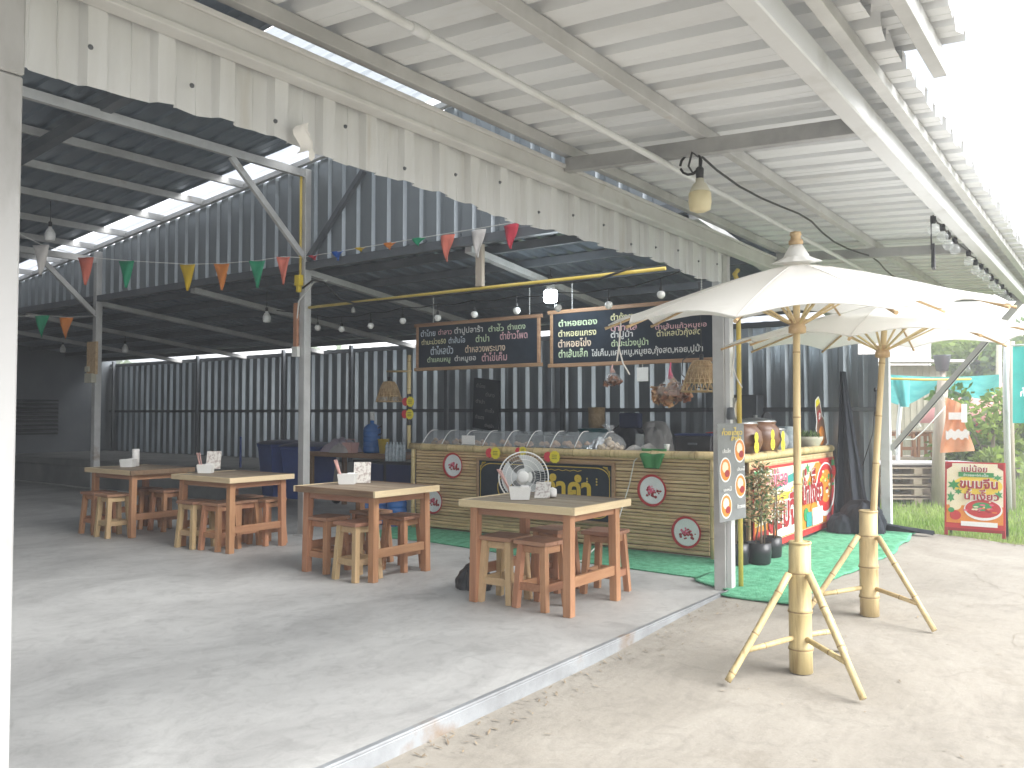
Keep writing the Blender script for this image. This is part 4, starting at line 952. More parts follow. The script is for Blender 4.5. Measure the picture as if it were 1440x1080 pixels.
m = MB(); m.grid(lambda a, b: Vector((7.895 - .012 * math.sin(a * 9) + (.05 if b < .25 else 0), 4.12 - .25 * (a - .5) * (1.15 - .5 * abs(b) ** 1.6 * (1 if b > .4 else .5)) - .125, 1.085 - .2 * b + (.0 if b > .2 else .0))), 12, 10)
o = m.build('green_cloth', M['leafcloth']); so = o.modifiers.new('t', 'SOLIDIFY'); so.thickness = .006; tag(o, 'bright green leaf-shaped cloth hanging over the counter rail', 'cloth')
m = MB(); m.lathe([(.025, 1.07), (.033, 1.13), (.034, 1.135), (.03, 1.13)], (7.96, 3.86, 0), 14); tag(m.build('white_cup', M['white_pl']), 'small white cup on the counter rail beside the green cloth', 'cup')
st_ = thing('dark_crate', 'black plastic box on the right end of the bamboo counter', 'box', (8.22, 3.62, 1.02))
m = MB(); m.bb((-.16, -.2, 0), (.16, .2, .2)); m.build('box_body', M['black'], st_, .01)
m = MB(); m.bb((-.165, -.205, .2005), (.165, .205, .222)); m.build('lid', M['blue_dk'], st_, .006)
m = MB(); m.bb((-.17, -.05, .11), (-.161, .05, .13)); m.build('handle', M['steel_d'], st_)

# ------------------------------------------------------------------ behind the counter
b3 = thing('chalkboard', 'dark chalkboard leaning against the side wall behind the food covers', 'menu board', (10.95, 8.55, 1.60), 0)
b3.rotation_euler = (R(7), R(-6), 0)
m = MB(); m.bb((-.01, -.27, -.42), (.01, .27, .42)); m.build('board', M['chalk'], b3)
for k, w_ in enumerate(('ตำไทย', 'ตำลาว', 'ตำป่า', 'ตำซั่ว', 'ตำแตง', 'ตำปูม้า')): text(w_, .18, .07, M['chalk_w'], b3, (-.0105, .12 - .2 * (k % 2), .30 - .13 * k), UXW, UYW, lift=.002)
bs = thing('back_bench', 'dark work bench along the wall behind the bamboo counter', 'bench', (10.7, 6.2, 0))
m = MB(); m.bb((-.3, -1.6, .84), (.35, 2.6, .88)); m.build('bench_top', M['steel_d'], bs)
for sx in (-.26, .3):
    for sy in (-1.5, 2.5): 
        m = MB(); m.bb((sx - .02, sy - .02, 0), (sx + .02, sy + .02, .84)); m.build('leg', M['steel_d'], bs)
def lathe_thing(name, label, cat, prof, loc, mt, n=20, sx=1, sy=1):
    m = MB(); m.lathe(prof, (0, 0, 0), n, None, sx, sy); o = m.build(name, M[mt]); o.location = loc; return tag(o, label, cat)
lathe_thing('cooking_pot', 'wide aluminium pot behind the food covers below the leaning chalkboard', 'pot', [(.2, 0), (.22, .02), (.22, .26), (.24, .265), (.24, .275), (.21, .27), (.2, .05)], (10.6, 8.25, .88), 'alu', 24)
for q, (x, y) in enumerate(((10.62, 7.45), (10.62, 6.9))):
    g_ = thing('gas_burner', 'black gas burner ring on the back bench, %s one from the pot' % ('nearer' if q == 0 else 'farther'), 'burner', (x, y, .88))
    m = MB(); m.bb((-.16, -.16, 0), (.16, .16, .24)); m.build('burner_box', M['black'], g_, .01)
    m = MB(); 
    for a in range(4): m.bar((.05 * math.cos(a * PI / 2), .05 * math.sin(a * PI / 2), .26), (.15 * math.cos(a * PI / 2), .15 * math.sin(a * PI / 2), .29), .012, .03)
    m.build('pot_rest', M['rubber'], g_)
lathe_thing('teal_basin', 'teal plastic basin on the back bench under the brown basket', 'basin', [(.2, 0), (.24, .2), (.28, .34), (.29, .35), (.26, .34), (.2, .06)], (10.62, 6.25, .88), 'teal_pl', 24)
lathe_thing('woven_basket', 'brown woven basket standing on the teal basin behind the counter', 'basket', [(.11, 0), (.125, .1), (.12, .2), (.125, .3), (.11, .3), (.10, .02)], (10.62, 6.26, 1.24), 'cane', 16)
m = MB(); f_, n_k = crumple((10.6, 5.72, .88), .46, .62, .42, 21); m.grid(f_, 60, 18); tag(m.build('cloth_bundle', M['net']), 'dark bundle of cloth and bags heaped on the back bench', 'cloth')
m = MB(); m.bb((10.4, 5.46, 1.25), (10.52, 5.78, 1.46)); tag(m.build('blue_carton', M['blue_dk'], bevel=.02), 'dark blue carton on the cloth bundle behind the counter', 'carton')
m = MB(); f_, n_k = crumple((10.66, 5.35, .88), .34, .5, .40, 33); m.grid(f_, 60, 18); tag(m.build('grey_bag', M['bag']), 'pale translucent bag beside the dark bundle on the back bench', 'bag')
m = MB(); m.bb((10.9, 3.98, 0), (11.15, 4.40, 1.70)); tag(m.build('grey_cabinet', M['steel_d'], bevel=.01), 'dark grey upright cabinet against the wall behind the snack bag', 'cabinet')
lathe_thing('red_bowl', 'dark red bowl on the worktop behind the black box', 'bowl', [(.06, 0), (.11, .05), (.13, .09), (.12, .09), (.05, .02)], (8.55, 3.55, 1.16), 'red', 16)

# ------------------------------------------------------------------ service table left of the counter
sv = thing('service_table', 'brown wooden side table left of the counter carrying the water bottle', 'table', (8.62, 9.2, 0))
m = MB(); m.bb((-.02, -.95, .80), (.75, 1.0, .87)); m.build('tabletop', M['w_shelf'], sv, .005)
for sx in (.03, .7):
    for sy in (-.9, .95):
        m = MB(); m.bb((sx - .03, sy - .03, 0), (sx + .03, sy + .03, .80)); m.build('leg', M['w_shelf'], sv)
def jug(x, y, z, label, pump=False):
    t = thing('water_jug', label, 'water bottle', (x, y, z), 0, 'large blue water bottles')
    m = MB(); pr = [(.115, 0), (.13, .012)]
    for k in range(4): pr += [(.13, .03 + k * .075), (.13, .075 + k * .075), (.122, .085 + k * .075), (.13, .095 + k * .075)]
    pr += [(.13, .34), (.115, .38), (.07, .415), (.032, .43), (.03, .47), (.028, .475)]
    m.lathe(pr, n=24); m.build('bottle', M['jug'], t)
    m = MB(); m.lathe([(.0302, .4755), (.034, .478), (.034, .50), (.028, .503)], n=16)
    if pump: m.lathe([(.03, .5035), (.036, .51), (.036, .60), (.028, .605)], n=14); m.tube([(0, -.03, .585), (-.03, -.06, .59), (-.04, -.075, .55)], .008, 6)
    m.build('pump' if pump else 'cap', M['white_pl'] if pump else M['blue_dk'], t)
    return t
jg = jug(8.86, 9.06, .871, 'blue water bottle with a white pump on top, on the side table', True)
m = MB(); m.tube([(0, -.11, .36), (0, -.2, .40), (0, -.2, .29), (0, -.13, .26)], .011, 6); m.build('carry_handle', M['black'], jg)
def basket_box(x, y, z, w, d, h, mt, label, name='plastic_basket'):
    t = thing(name, label, 'basket', (x, y, z)); m = MB(); pr = [(-w, -d), (w, -d), (w, d), (-w, d)]; vs = []
    for s_, zz in ((.8, 0), (1, h), (.95, h), (.76, .008)): vs += [(px * s_, py * s_, zz) for px, py in pr]
    m.add(vs, [(3, 2, 1, 0)] + [(i * 4 + k, i * 4 + (k + 1) % 4, (i + 1) * 4 + (k + 1) % 4, (i + 1) * 4 + k) for i in range(3) for k in range(4)] + [(12, 13, 14, 15)]); m.build('basket_body', M[mt], t)
    m = MB(); m.tube([(0, -d, h), (0, -d * .8, h + .05), (0, d * .8, h + .05), (0, d, h)], .005, 5); m.build('handle', M[mt], t)
    return t
basket_box(8.66, 9.30, .871, .08, .10, .15, 'pink_pl', 'pink plastic basket on the side table left of the water bottle')
lathe_thing('yellow_jug', 'bright yellow plastic jug beside the water bottle on the side table', 'jug', [(.06, 0), (.085, .2), (.10, .21), (.08, .2), (.055, .02)], (8.80, 8.76, .871), 'yellow_pl', 18)
wp = thing('bottle_pack', 'shrink-wrapped pack of clear drinking water bottles on the dark cabinet', 'bottles', (8.30, 8.10, .80))
for i in range(3):
    for j in range(4):
        m = MB(); m.lathe([(.028, 0), (.031, .02), (.031, .14), (.026, .155), (.026, .17), (.031, .185), (.024, .22), (.012, .24), (.013, .26)], (i * .062, (j - 1.5) * .062, 0), 10); m.build('bottle', M['bottle'], wp)
cb = thing('drinks_cabinet', 'dark low cabinet with glossy doors under the side table beside the counter', 'cabinet', (8.28, 8.30, 0))
m = MB(); m.bb((.0, -.72, .32), (.55, .55, .799)); m.build('cabinet_body', M['black'], cb, .01)
for s_ in (-.7, -.06):
    m = MB(); m.bb((-.018, s_, .36), (-.001, s_ + .58, .76)); m.build('door', M['blue_dk'], cb, .005)
for sx in (.05, .5):
    for sy in (-.66, .5):
        m = MB(); m.bb((sx - .02, sy - .02, 0), (sx + .02, sy + .02, .32)); m.build('leg', M['steel_d'], cb)
jug(7.98, 7.70, 0, 'blue water bottle on the floor at the left end of the counter, nearer the tray')
jug(8.02, 8.02, 0, 'blue water bottle on the floor under the dark cabinet, beside another bottle')
jug(8.06, 8.34, 0, 'blue water bottle on the floor farthest from the bamboo counter')
rnd = random.Random(14)
for (x, y, w, d, h, mt, lab) in ((8.66, 9.62, .35, .55, .2, 'bagp', 'lilac plastic bags heaped on the left end of the side table'), (8.55, 9.45, .2, .3, .13, 'bag', 'white plastic bag slumped beside the pink basket')):
    m = MB(); ph = rnd.uniform(0, 6); m.grid(lambda a, b: Vector((x + w * (a - .2), y + d * (b - .5) * 1.1, .872 + h * (math.sin(a * PI) * math.sin(b * PI)) ** .45 * (1 + .15 * math.sin(a * 14 + ph) * math.sin(b * 17)))), 22, 26); tag(m.build('plastic_bag', M[mt]), lab, 'bag')
# wheelie bins
def bin_(x, y, rz, label, mt, w=.56, d=.62, h=.98):
    t = thing('wheelie_bin', label, 'bin', (x, y, 0), rz, 'blue wheelie bins')
    m = MB(); vs = []
    for s_, zz in ((.78, .1), (1, h - .08), (1.04, h - .078), (1.04, h - .03)): vs += [(px * w / 2 * s_, py * d / 2 * s_, zz) for px, py in ((-1, -1), (1, -1), (1, 1), (-1, 1))]
    m.add(vs, [(3, 2, 1, 0)] + [(i * 4 + k, i * 4 + (k + 1) % 4, (i + 1) * 4 + (k + 1) % 4, (i + 1) * 4 + k) for i in range(3) for k in range(4)] + [(12, 13, 14, 15)]); m.build('bin_body', M[mt], t, .012)
    m = MB(); m.grid(lambda a, b: Vector(((a - .5) * w * 1.1, (b - .5) * d * 1.12, h - .029 + .07 * math.sin(a * PI) ** .4 * math.sin(b * PI) ** .3)), 10, 10); m.build('lid', M['blue_dk'], t)
    for s_ in (-1, 1):
        m = MB(); m.lathe([(.03, -.03), (.1, -.028), (.105, 0), (.1, .028), (.03, .03)], (0, 0, 0), 18, Matrix.Rotation(PI / 2, 3, 'Y')); o = m.build('wheel', M['rubber'], t); o.location = (s_ * (w / 2 + .01), -d / 2 + .03, .105)
    return t
bin_(9.05, 11.35, R(75), 'blue wheelie bin standing left of the steel post beyond the tables', 'blue_pl')
bin_(9.0, 10.62, R(95), 'blue wheelie bin with a dark lid right behind the steel post', 'blue_pl', .6, .66, .96)
m = MB(); f_, n_k = crumple((5.52, 4.43, 0), .27, .30, .19, 4); m.grid(f_, 60, 18); m.lathe([(.05, .17), (.02, .2), (.045, .25), (.001, .24)], (5.52, 4.44, 0), 9)
o = m.build('rubbish_bag', M['black']); tag(o, 'black rubbish bag on the floor under the left end of the nearest table', 'bag')
m = MB(); m.tube([(9.0, 12.4, .0), (9.0, 12.4, 1.05)], .02, 8); tag(m.build('broom_handle', M['blue_pl']), 'blue broom handle standing behind the table left of the steel post', 'broom')
m = MB(); m.tube([(8.40, 20.4, .015), (8.36, 17.5, .018), (8.3, 15.5, .015), (8.25, 13.0, .015)], .018, 6); tag(m.build('floor_hose', M['wirew']), 'pale hose lying along the foot of the concrete ledge', 'hose')

# ------------------------------------------------------------------ noodle counter facing the yard
nc = thing('noodle_counter', 'bamboo counter with a long bamboo top rail facing the yard, carrying clay pots', 'counter', (9.5, 3.1, 0))
ON = nc.location.copy()
def npart(mb, name, mt, bevel=0):
    o = mb.build(name, mt, nc, bevel); o.location = -ON; return o
m = MB(); m.bb((8.25, 3.115, .02), (11.2, 3.14, .98)); npart(m, 'backing', M['bamboo_dk'])
m = MB(); m.bb((8.02, 3.14, .96), (11.2, 3.36, 1.0)); npart(m, 'worktop', M['w_shelf'])
m = MB(); z = .03; rnd = random.Random(31)
while z < .955:
    h = rnd.uniform(.024, .036); m.bb((8.25, 3.098, z), (11.2, 3.114, z + h - .003)); z += h
npart(m, 'slat_panel', M['bamboo_slat'])
m = MB(); m.bamboo((7.85, 3.10, 1.0), (11.12, 3.10, 1.005), .045, .5, 12); npart(m, 'top_rail', M['bamboo'])
bn = thing('noodle_banner', 'red and yellow printed noodle banner with a bowl picture hung on the yard counter', 'banner', (9.72, 3.07, .5))
NX0, NX1, NZ0, NZ1 = -1.45, 1.42, -.46, .40
rm = Matrix(((1, 0, 0), (0, 0, -1), (0, 1, 0)))
def layer(name, poly, mt, lift, parent=bn): return MB().prism(poly, .0012, rm, (0, -lift, 0)).build(name, M[mt], parent)
def ell(cx, cz, rx, rz_, n=28): return [(cx + rx * math.cos(2 * PI * k / n), cz + rz_ * math.sin(2 * PI * k / n)) for k in range(n)]
def rect(a, b, c, d): return [(a, b), (c, b), (c, d), (a, d)]
layer('sheet', rect(NX0, NZ0, NX1, NZ1), 'red_print', .001)
layer('printed_field', rect(NX0 + .02, NZ0 + .07, NX1 - .03, NZ1 - .03), 'cream_print', .003)
layer('printed_field', [(NX0 + .02, -.20), (-.3, -.16), (.3, .16), (.62, .36), (NX1 - .03, .36), (NX1 - .03, NZ0 + .075), (NX0 + .02, NZ0 + .075)], 'orange_print', .005)
layer('printed_field', [(.75, .37), (NX1 - .03, .37), (NX1 - .03, NZ0 + .076), (1.05, NZ0 + .076), (1.2, -.1), (1.1, .2)], 'red_print', .0056)
layer('printed_field', [(NX0 + .02, -.02), (-1.1, .06), (-1.2, -.15), (NX0 + .02, -.2)], 'yellow_print', .0058)
layer('printed_field', [(NX0 + .25, .02), (-.2, .14), (.1, .22), (.1, .13), (-.2, .04), (NX0 + .25, -.05)], 'yellow_print', .007)
layer('printed_label', [(NX0 + .42, .11), (-.2, .2), (-.2, .29), (NX0 + .42, .20)], 'teal_print', .009)
for i, (x, z, a, b) in enumerate(((-1.36, .33, .1, .07), (-1.3, .18, .07, .09), (-.12, .33, .09, .06), (.3, .3, .1, .07), (1.33, .33, .1, .07), (-1.38, -.05, .06, .1), (.36, .12, .06, .05))): layer('printed_leaf', [(x + (px - x) * (.5 + .5 * (k % 2)), z + (pz - z) * (.5 + .5 * (k % 2))) for k, (px, pz) in enumerate(ell(x, z, a, b, 12))], 'green_print', .0075 + i * .0002)
layer('bowl_print', ell(1.0, .02, .40, .33), 'white_print', .011); layer('bowl_print', ell(1.0, .04, .36, .29), 'red_print', .013); layer('bowl_print', ell(1.0, .06, .25, .2), 'orange_print', .015)
rnd = random.Random(17)
for i in range(34): layer('noodle_print', ell(1.0 + rnd.gauss(0, .12), .05 + rnd.gauss(0, .1), rnd.uniform(.02, .06), rnd.uniform(.01, .03), 7), rnd.choice(('cream_print', 'green_print', 'dkred_print', 'orange_print', 'yellow_print')), .017 + i * .0001)
for i, (x, z, mt) in enumerate(((-1.35, -.32, 'red_print'), (-.75, -.22, 'dkred_print'), (.22, -.22, 'green_print'), (.48, -.18, 'orange_print'), (1.3, -.28, 'red_print'), (1.12, -.36, 'pink_print'), (1.35, .22, 'red_print'))): layer('printed_fruit', ell(x, z, .09, .08, 14), mt, .012 + i * .0002)
layer('printed_label', rect(-.78, -.37, .05, -.20), 'white_print', .0145); layer('printed_label', rect(.45, -.37, .85, -.17), 'white_print', .0147); layer('printed_label', rect(-1.28, -.38, -.85, -.25), 'dkred_print', .0143); layer('printed_label', rect(.22, -.37, .42, -.2), 'teal_print', .0145)
bt = lambda s_, w, h, mt, x, z, lf, b=.03, up=(.0, 0, 1): text(s_, w, h, M[mt], bn, (x, -lf, z), UXF, up, bold=b, lift=.0005)
for w_, w, h, x, z in (('แม่น้อย', .64, .20, -.78, .27), ):
    bt(w_, w, h, 'white_print', x, z, .0185, .07); bt(w_, w, h, 'pink_print', x, z, .0225, .025)
bt('ข้าวซอยไก่เนื้อ', .66, .10, 'white_print', -.66, .145, .0185, .01)
bt('ขนมจีน', 1.12, .40, 'white_print', -.52, -.085, .0185, .085); bt('ขนมจีน', 1.12, .40, 'dkred_print', -.52, -.085, .0225, .035)
bt('น้ำเงี้ยว', .80, .42, 'white_print', .44, .11, .0265, .085); bt('น้ำเงี้ยว', .80, .42, 'dkred_print', .44, .11, .0305, .035)
bt('เปิดร้าน', .33, .07, 'cream_print', -1.07, -.315, .0185, .01)
# pots on the noodle counter
def clay_pot(x, y, z, label, s=1, mt='clay', lid='alu'):
    t = thing('soup_pot', label, 'pot', (x, y, z), 0, 'soup pots on the yard counter')
    m = MB(); m.lathe([(.12 * s, 0), (.19 * s, .05 * s), (.225 * s, .14 * s), (.21 * s, .23 * s), (.17 * s, .28 * s), (.18 * s, .29 * s), (.18 * s, .30 * s)], n=24); m.build('pot_body', M[mt], t)
    m = MB(); m.lathe([(.185 * s, .301 * s), (.17 * s, .315 * s), (.06 * s, .335 * s), (.018 * s, .338 * s), (.018 * s, .36 * s), (.001, .362 * s)], n=24); m.build('lid', M[lid], t)
    return t
clay_pot(8.40, 3.28, 1.0, 'brown glazed soup pot with yellow tags, leftmost on the yard counter', 1.15)
clay_pot(8.93, 3.28, 1.0, 'brown glazed soup pot with yellow tags, second on the yard counter', 1.2)
clay_pot(9.45, 3.30, 1.0, 'dark metal soup pot behind the bamboo umbrella pole on the yard counter', .9, 'steel_dirty')
for i, (x, y) in enumerate(((8.27, 3.03), (8.66, 3.0), (8.98, 3.0))): price_tag(x, y, 1.15 + .02 * (i == 1), ('yellow double tag on the leftmost soup pot', 'yellow and red tag between the first two soup pots', 'yellow double tag on the right side of the second soup pot')[i], 'y', 1.15, True)
lathe_thing('glass_jar', 'large glass jar beside the soup pots on the yard counter', 'jar', [(.1, 0), (.12, .02), (.12, .24), (.11, .27), (.115, .28), (.115, .3)], (9.82, 3.22, 1.0), 'bottle', 20)
lathe_thing('dark_pan', 'dark round pan standing on edge behind the soup pots', 'pan', [(.001, .02), (.2, .0), (.22, .04), (.21, .045)], (9.9, 3.5, 1.25), 'black', 22).rotation_euler = (R(80), 0, 0)
sd_ = thing('sauce_standee', 'tilted cut-out standee of a brown sauce bottle on the yard counter', 'standee', (10.98, 3.16, .99))
sd_.scale = (1.25, 1, 1.2)
sd_.rotation_euler = (0, R(-20), 0)
layer('cutout', [(-.17, 0), (.17, 0), (.15, .3), (.10, .36), (.09, .52), (.05, .58), (-.06, .58), (-.09, .52), (-.10, .36), (-.15, .3)], 'white_print', .002, sd_)
layer('bottle_print', [(-.15, .02), (.15, .02), (.13, .29), (.08, .35), (.07, .5), (-.07, .5), (-.08, .35), (-.13, .29)], 'clay', .004, sd_)
layer('cap_print', [(-.075, .5), (.075, .5), (.045, .565), (-.05, .565)], 'tag_y', .0045, sd_); layer('label_print', rect(-.06, .33, .06, .44), 'dkred_print', .0055, sd_); layer('label_print', ell(.0, .16, .1, .1), 'orange_print', .0055, sd_)
text('ลำ', .08, .07, M['white_print'], sd_, (0, -.007, .385), UXF, (0, 0, 1), bold=.03)
def leafy(mb, rnd, n, fn, ln, wd):
    for i in range(n):
        p, out = fn(rnd); d = (out + Vector((rnd.gauss(0, .5), rnd.gauss(0, .5), rnd.gauss(.2, .5)))).normalized(); s_ = d.cross(Vector((rnd.gauss(0, 1), rnd.gauss(0, 1), rnd.gauss(0, 1)))).normalized()
        L_ = ln * rnd.uniform(.6, 1.3); w = wd * rnd.uniform(.7, 1.2); mid = p + d * L_ * .5 + Vector((0, 0, -.02 * L_)); nn = d.cross(s_)
        mb.add([p, mid + s_ * w, p + d * L_ - Vector((0, 0, L_ * .12)), mid - s_ * w], [(0, 1, 2, 3)])
hp = thing('herb_pot', 'small clay pot of green herbs on the right end of the yard counter', 'plant pot', (10.5, 3.22, 1.0))
m = MB(); m.lathe([(.12, 0), (.19, .13), (.2, .17), (.185, .17), (.17, .14)], n=22); m.build('pot', M['shed_back'], hp)
m = MB(); leafy(m, random.Random(6), 160, lambda r: (Vector((r.gauss(0, .07), r.gauss(0, .07), .15)), Vector((0, 0, 1.2))), .1, .012); m.build('leaves', M['leaf'], hp)
# grey hanging menu
mb_ = thing('hanging_menu', 'grey printed noodle menu with bowl pictures tied to the front post', 'menu', (6.60, 2.59, 1.0))
def mlay(name, poly, mt, lift): return MB().prism(poly, .001, rm, (0, -lift, 0)).build(name, M[mt], mb_)
mb_.rotation_euler = (R(-1), 0, R(-6)); mb_.location = (6.50, 2.585, .985)
mlay('sheet', rect(-.22, -.385, .22, .385), 'grey_print', .001)
bowls = [(.135, .165), (-.11, .02), (.135, -.12), (-.11, -.265)]
for i, (x, z) in enumerate(bowls):
    mlay('bowl_print', ell(x, z, .092, .098), 'white_print', .003); mlay('bowl_print', ell(x, z, .08, .085), 'orange_print', .005); mlay('bowl_print', ell(x - .01, z + .02, .05, .045, 9), 'cream_print', .007); mlay('bowl_print', ell(x + .02, z - .03, .04, .03, 9), 'dkred_print', .0072)
mt_ = lambda s_, w, h, mt, x, z: text(s_, w, h, M[mt], mb_, (x, -.0085, z), UXF, (0, 0, 1), bold=.015)
mt_('ก๋วยเตี๋ยว', .34, .065, 'yellow_print', .0, .325); mt_('ลำคำ', .17, .04, 'yellow_print', .06, .268)
mt_('เส้นเล็ก', .13, .035, 'white_print', -.1, .17); mt_('เส้นหมี่', .13, .035, 'white_print', .13, .02); mt_('บะหมี่', .13, .035, 'white_print', -.1, -.13); mt_('ข้าวซอย', .14, .035, 'white_print', .12, -.28)
m2 = thing('small_menu_disc', 'grey card with a round picture above the hanging menu on the front post', 'card', (6.80, 2.655, 1.46))
MB().prism(rect(-.09, -.12, .09, .12), .002, rm).build('sheet', M['grey_print'], m2); MB().prism(ell(.01, .02, .075, .085), .002, rm, (0, -.003, 0)).build('picture', M['white_print'], m2)
MB().prism(ell(.01, .02, .062, .07), .001, rm, (0, -.006, 0)).build('picture', M['cream_print'], m2)
lathe_thing('clip_lamp', 'small dark clip fitting on the front post above the grey menu', 'fitting', [(.03, 0), (.036, .02), (.03, .09), (.015, .1)], (6.60, 2.63, 1.40), 'steel_d', 12)

# potted crotons
def croton(x, y, label, h, r, n, seed, s=1):
    t = thing('potted_shrub', label, 'plant', (x, y, .02), 0, 'potted shrubs by the front post')
    rnd = random.Random(seed)
    m = MB(); m.lathe([(.115 * s, 0), (.125 * s, .01), (.135 * s, .11), (.13 * s, .2), (.122 * s, .2), (.118 * s, .17), (.001, .165)], n=22); m.build('grow_bag', M['black'], t)
    m = MB(); stems = []
    for k in range(5):
        a = rnd.uniform(0, 6.28); q = Vector((.05 * math.cos(a), .05 * math.sin(a), .16)); e = Vector((r * .6 * math.cos(a + .4), r * .6 * math.sin(a + .4), h * rnd.uniform(.8, 1))); mid = q.lerp(e, .5) + Vector((rnd.gauss(0, .02), rnd.gauss(0, .02), 0)); m.tube([q, mid, e], [.008, .006, .003], 5); stems.append((q, mid, e))
    m.build('stems', M['bark'], t)
    def fn(rr):
        q, mid, e = rr.choice(stems); k = rr.uniform(.22, 1) ** .8; p = (q.lerp(mid, k * 2) if k < .5 else mid.lerp(e, k * 2 - 1)); a = rr.uniform(0, 6.28); o_ = Vector((math.cos(a), math.sin(a), .3)); return p + o_ * r * rr.uniform(.1, .75) * (1.15 - .6 * k), o_
    m = MB(); leafy(m, rnd, n, fn, .055, .011); m.build('leaves', M['croton'], t)
croton(7.80, 3.05, 'potted croton in a black grow bag, left and closest to the front post', .98, .12, 900, 1, .82)
croton(7.95, 2.90, 'potted croton in a black grow bag, in front with reddish leaves', .98, .12, 900, 2, .88)
croton(8.38, 2.93, 'potted croton in a black grow bag, behind the others before the banner', .80, .12, 500, 3, .8)
# shade net tied to the wall end
m = MB(); rnd = random.Random(19)
def net(a, b):
    w = .04 + .42 * b ** 1.2; y = 2.93 - .12 * b + w * (.45 - a) ; x = 11.06 - .18 * b - .05 * math.sin(a * 11 + b * 2) - .03 * math.sin(a * 23)
    return Vector((x, y, 1.98 - 1.94 * b))
m.grid(net, 26, 24)
def heap(a, b): return Vector((10.72 + .5 * (a - .5) * 1.1, 2.62 + .62 * (b - .5), .02 + .36 * (math.sin(a * PI) * math.sin(b * PI)) ** .5 * (1 + .22 * math.sin(a * 15 + b * 7) * math.sin(b * 13))))
f_, n_k = crumple((10.76, 2.64, .02), .42, .52, .34, 9); m.grid(f_, 70, 20); f_, n_k = crumple((10.62, 2.86, .02), .3, .3, .2, 12); m.grid(f_, 50, 14)
m.grid(lambda a, b: Vector((10.95 + .1 * a, 2.5 - .6 * b, .02 + .05 * math.sin(a * PI) + .1 * (1 - b) * (1 - a))), 6, 10)
tag(m.build('shade_net', M['net']), 'black shade net tied up against the wall end, its foot heaped on the turf', 'net')
m = MB(); m.tube([(11.18, 2.56, 1.75), (11.15, 2.6, 1.2), (11.12, 2.72, .8)], .006, 5)
for z in (1.72, 1.42, 1.2, .95): m.lathe([(.012, 0), (.02, .03), (.001, .06)], (11.13, 2.56, z), 8)
tag(m.build('wall_light_string', M['wire']), 'black string of small lamps hanging on the wall end by the white post', 'lights')

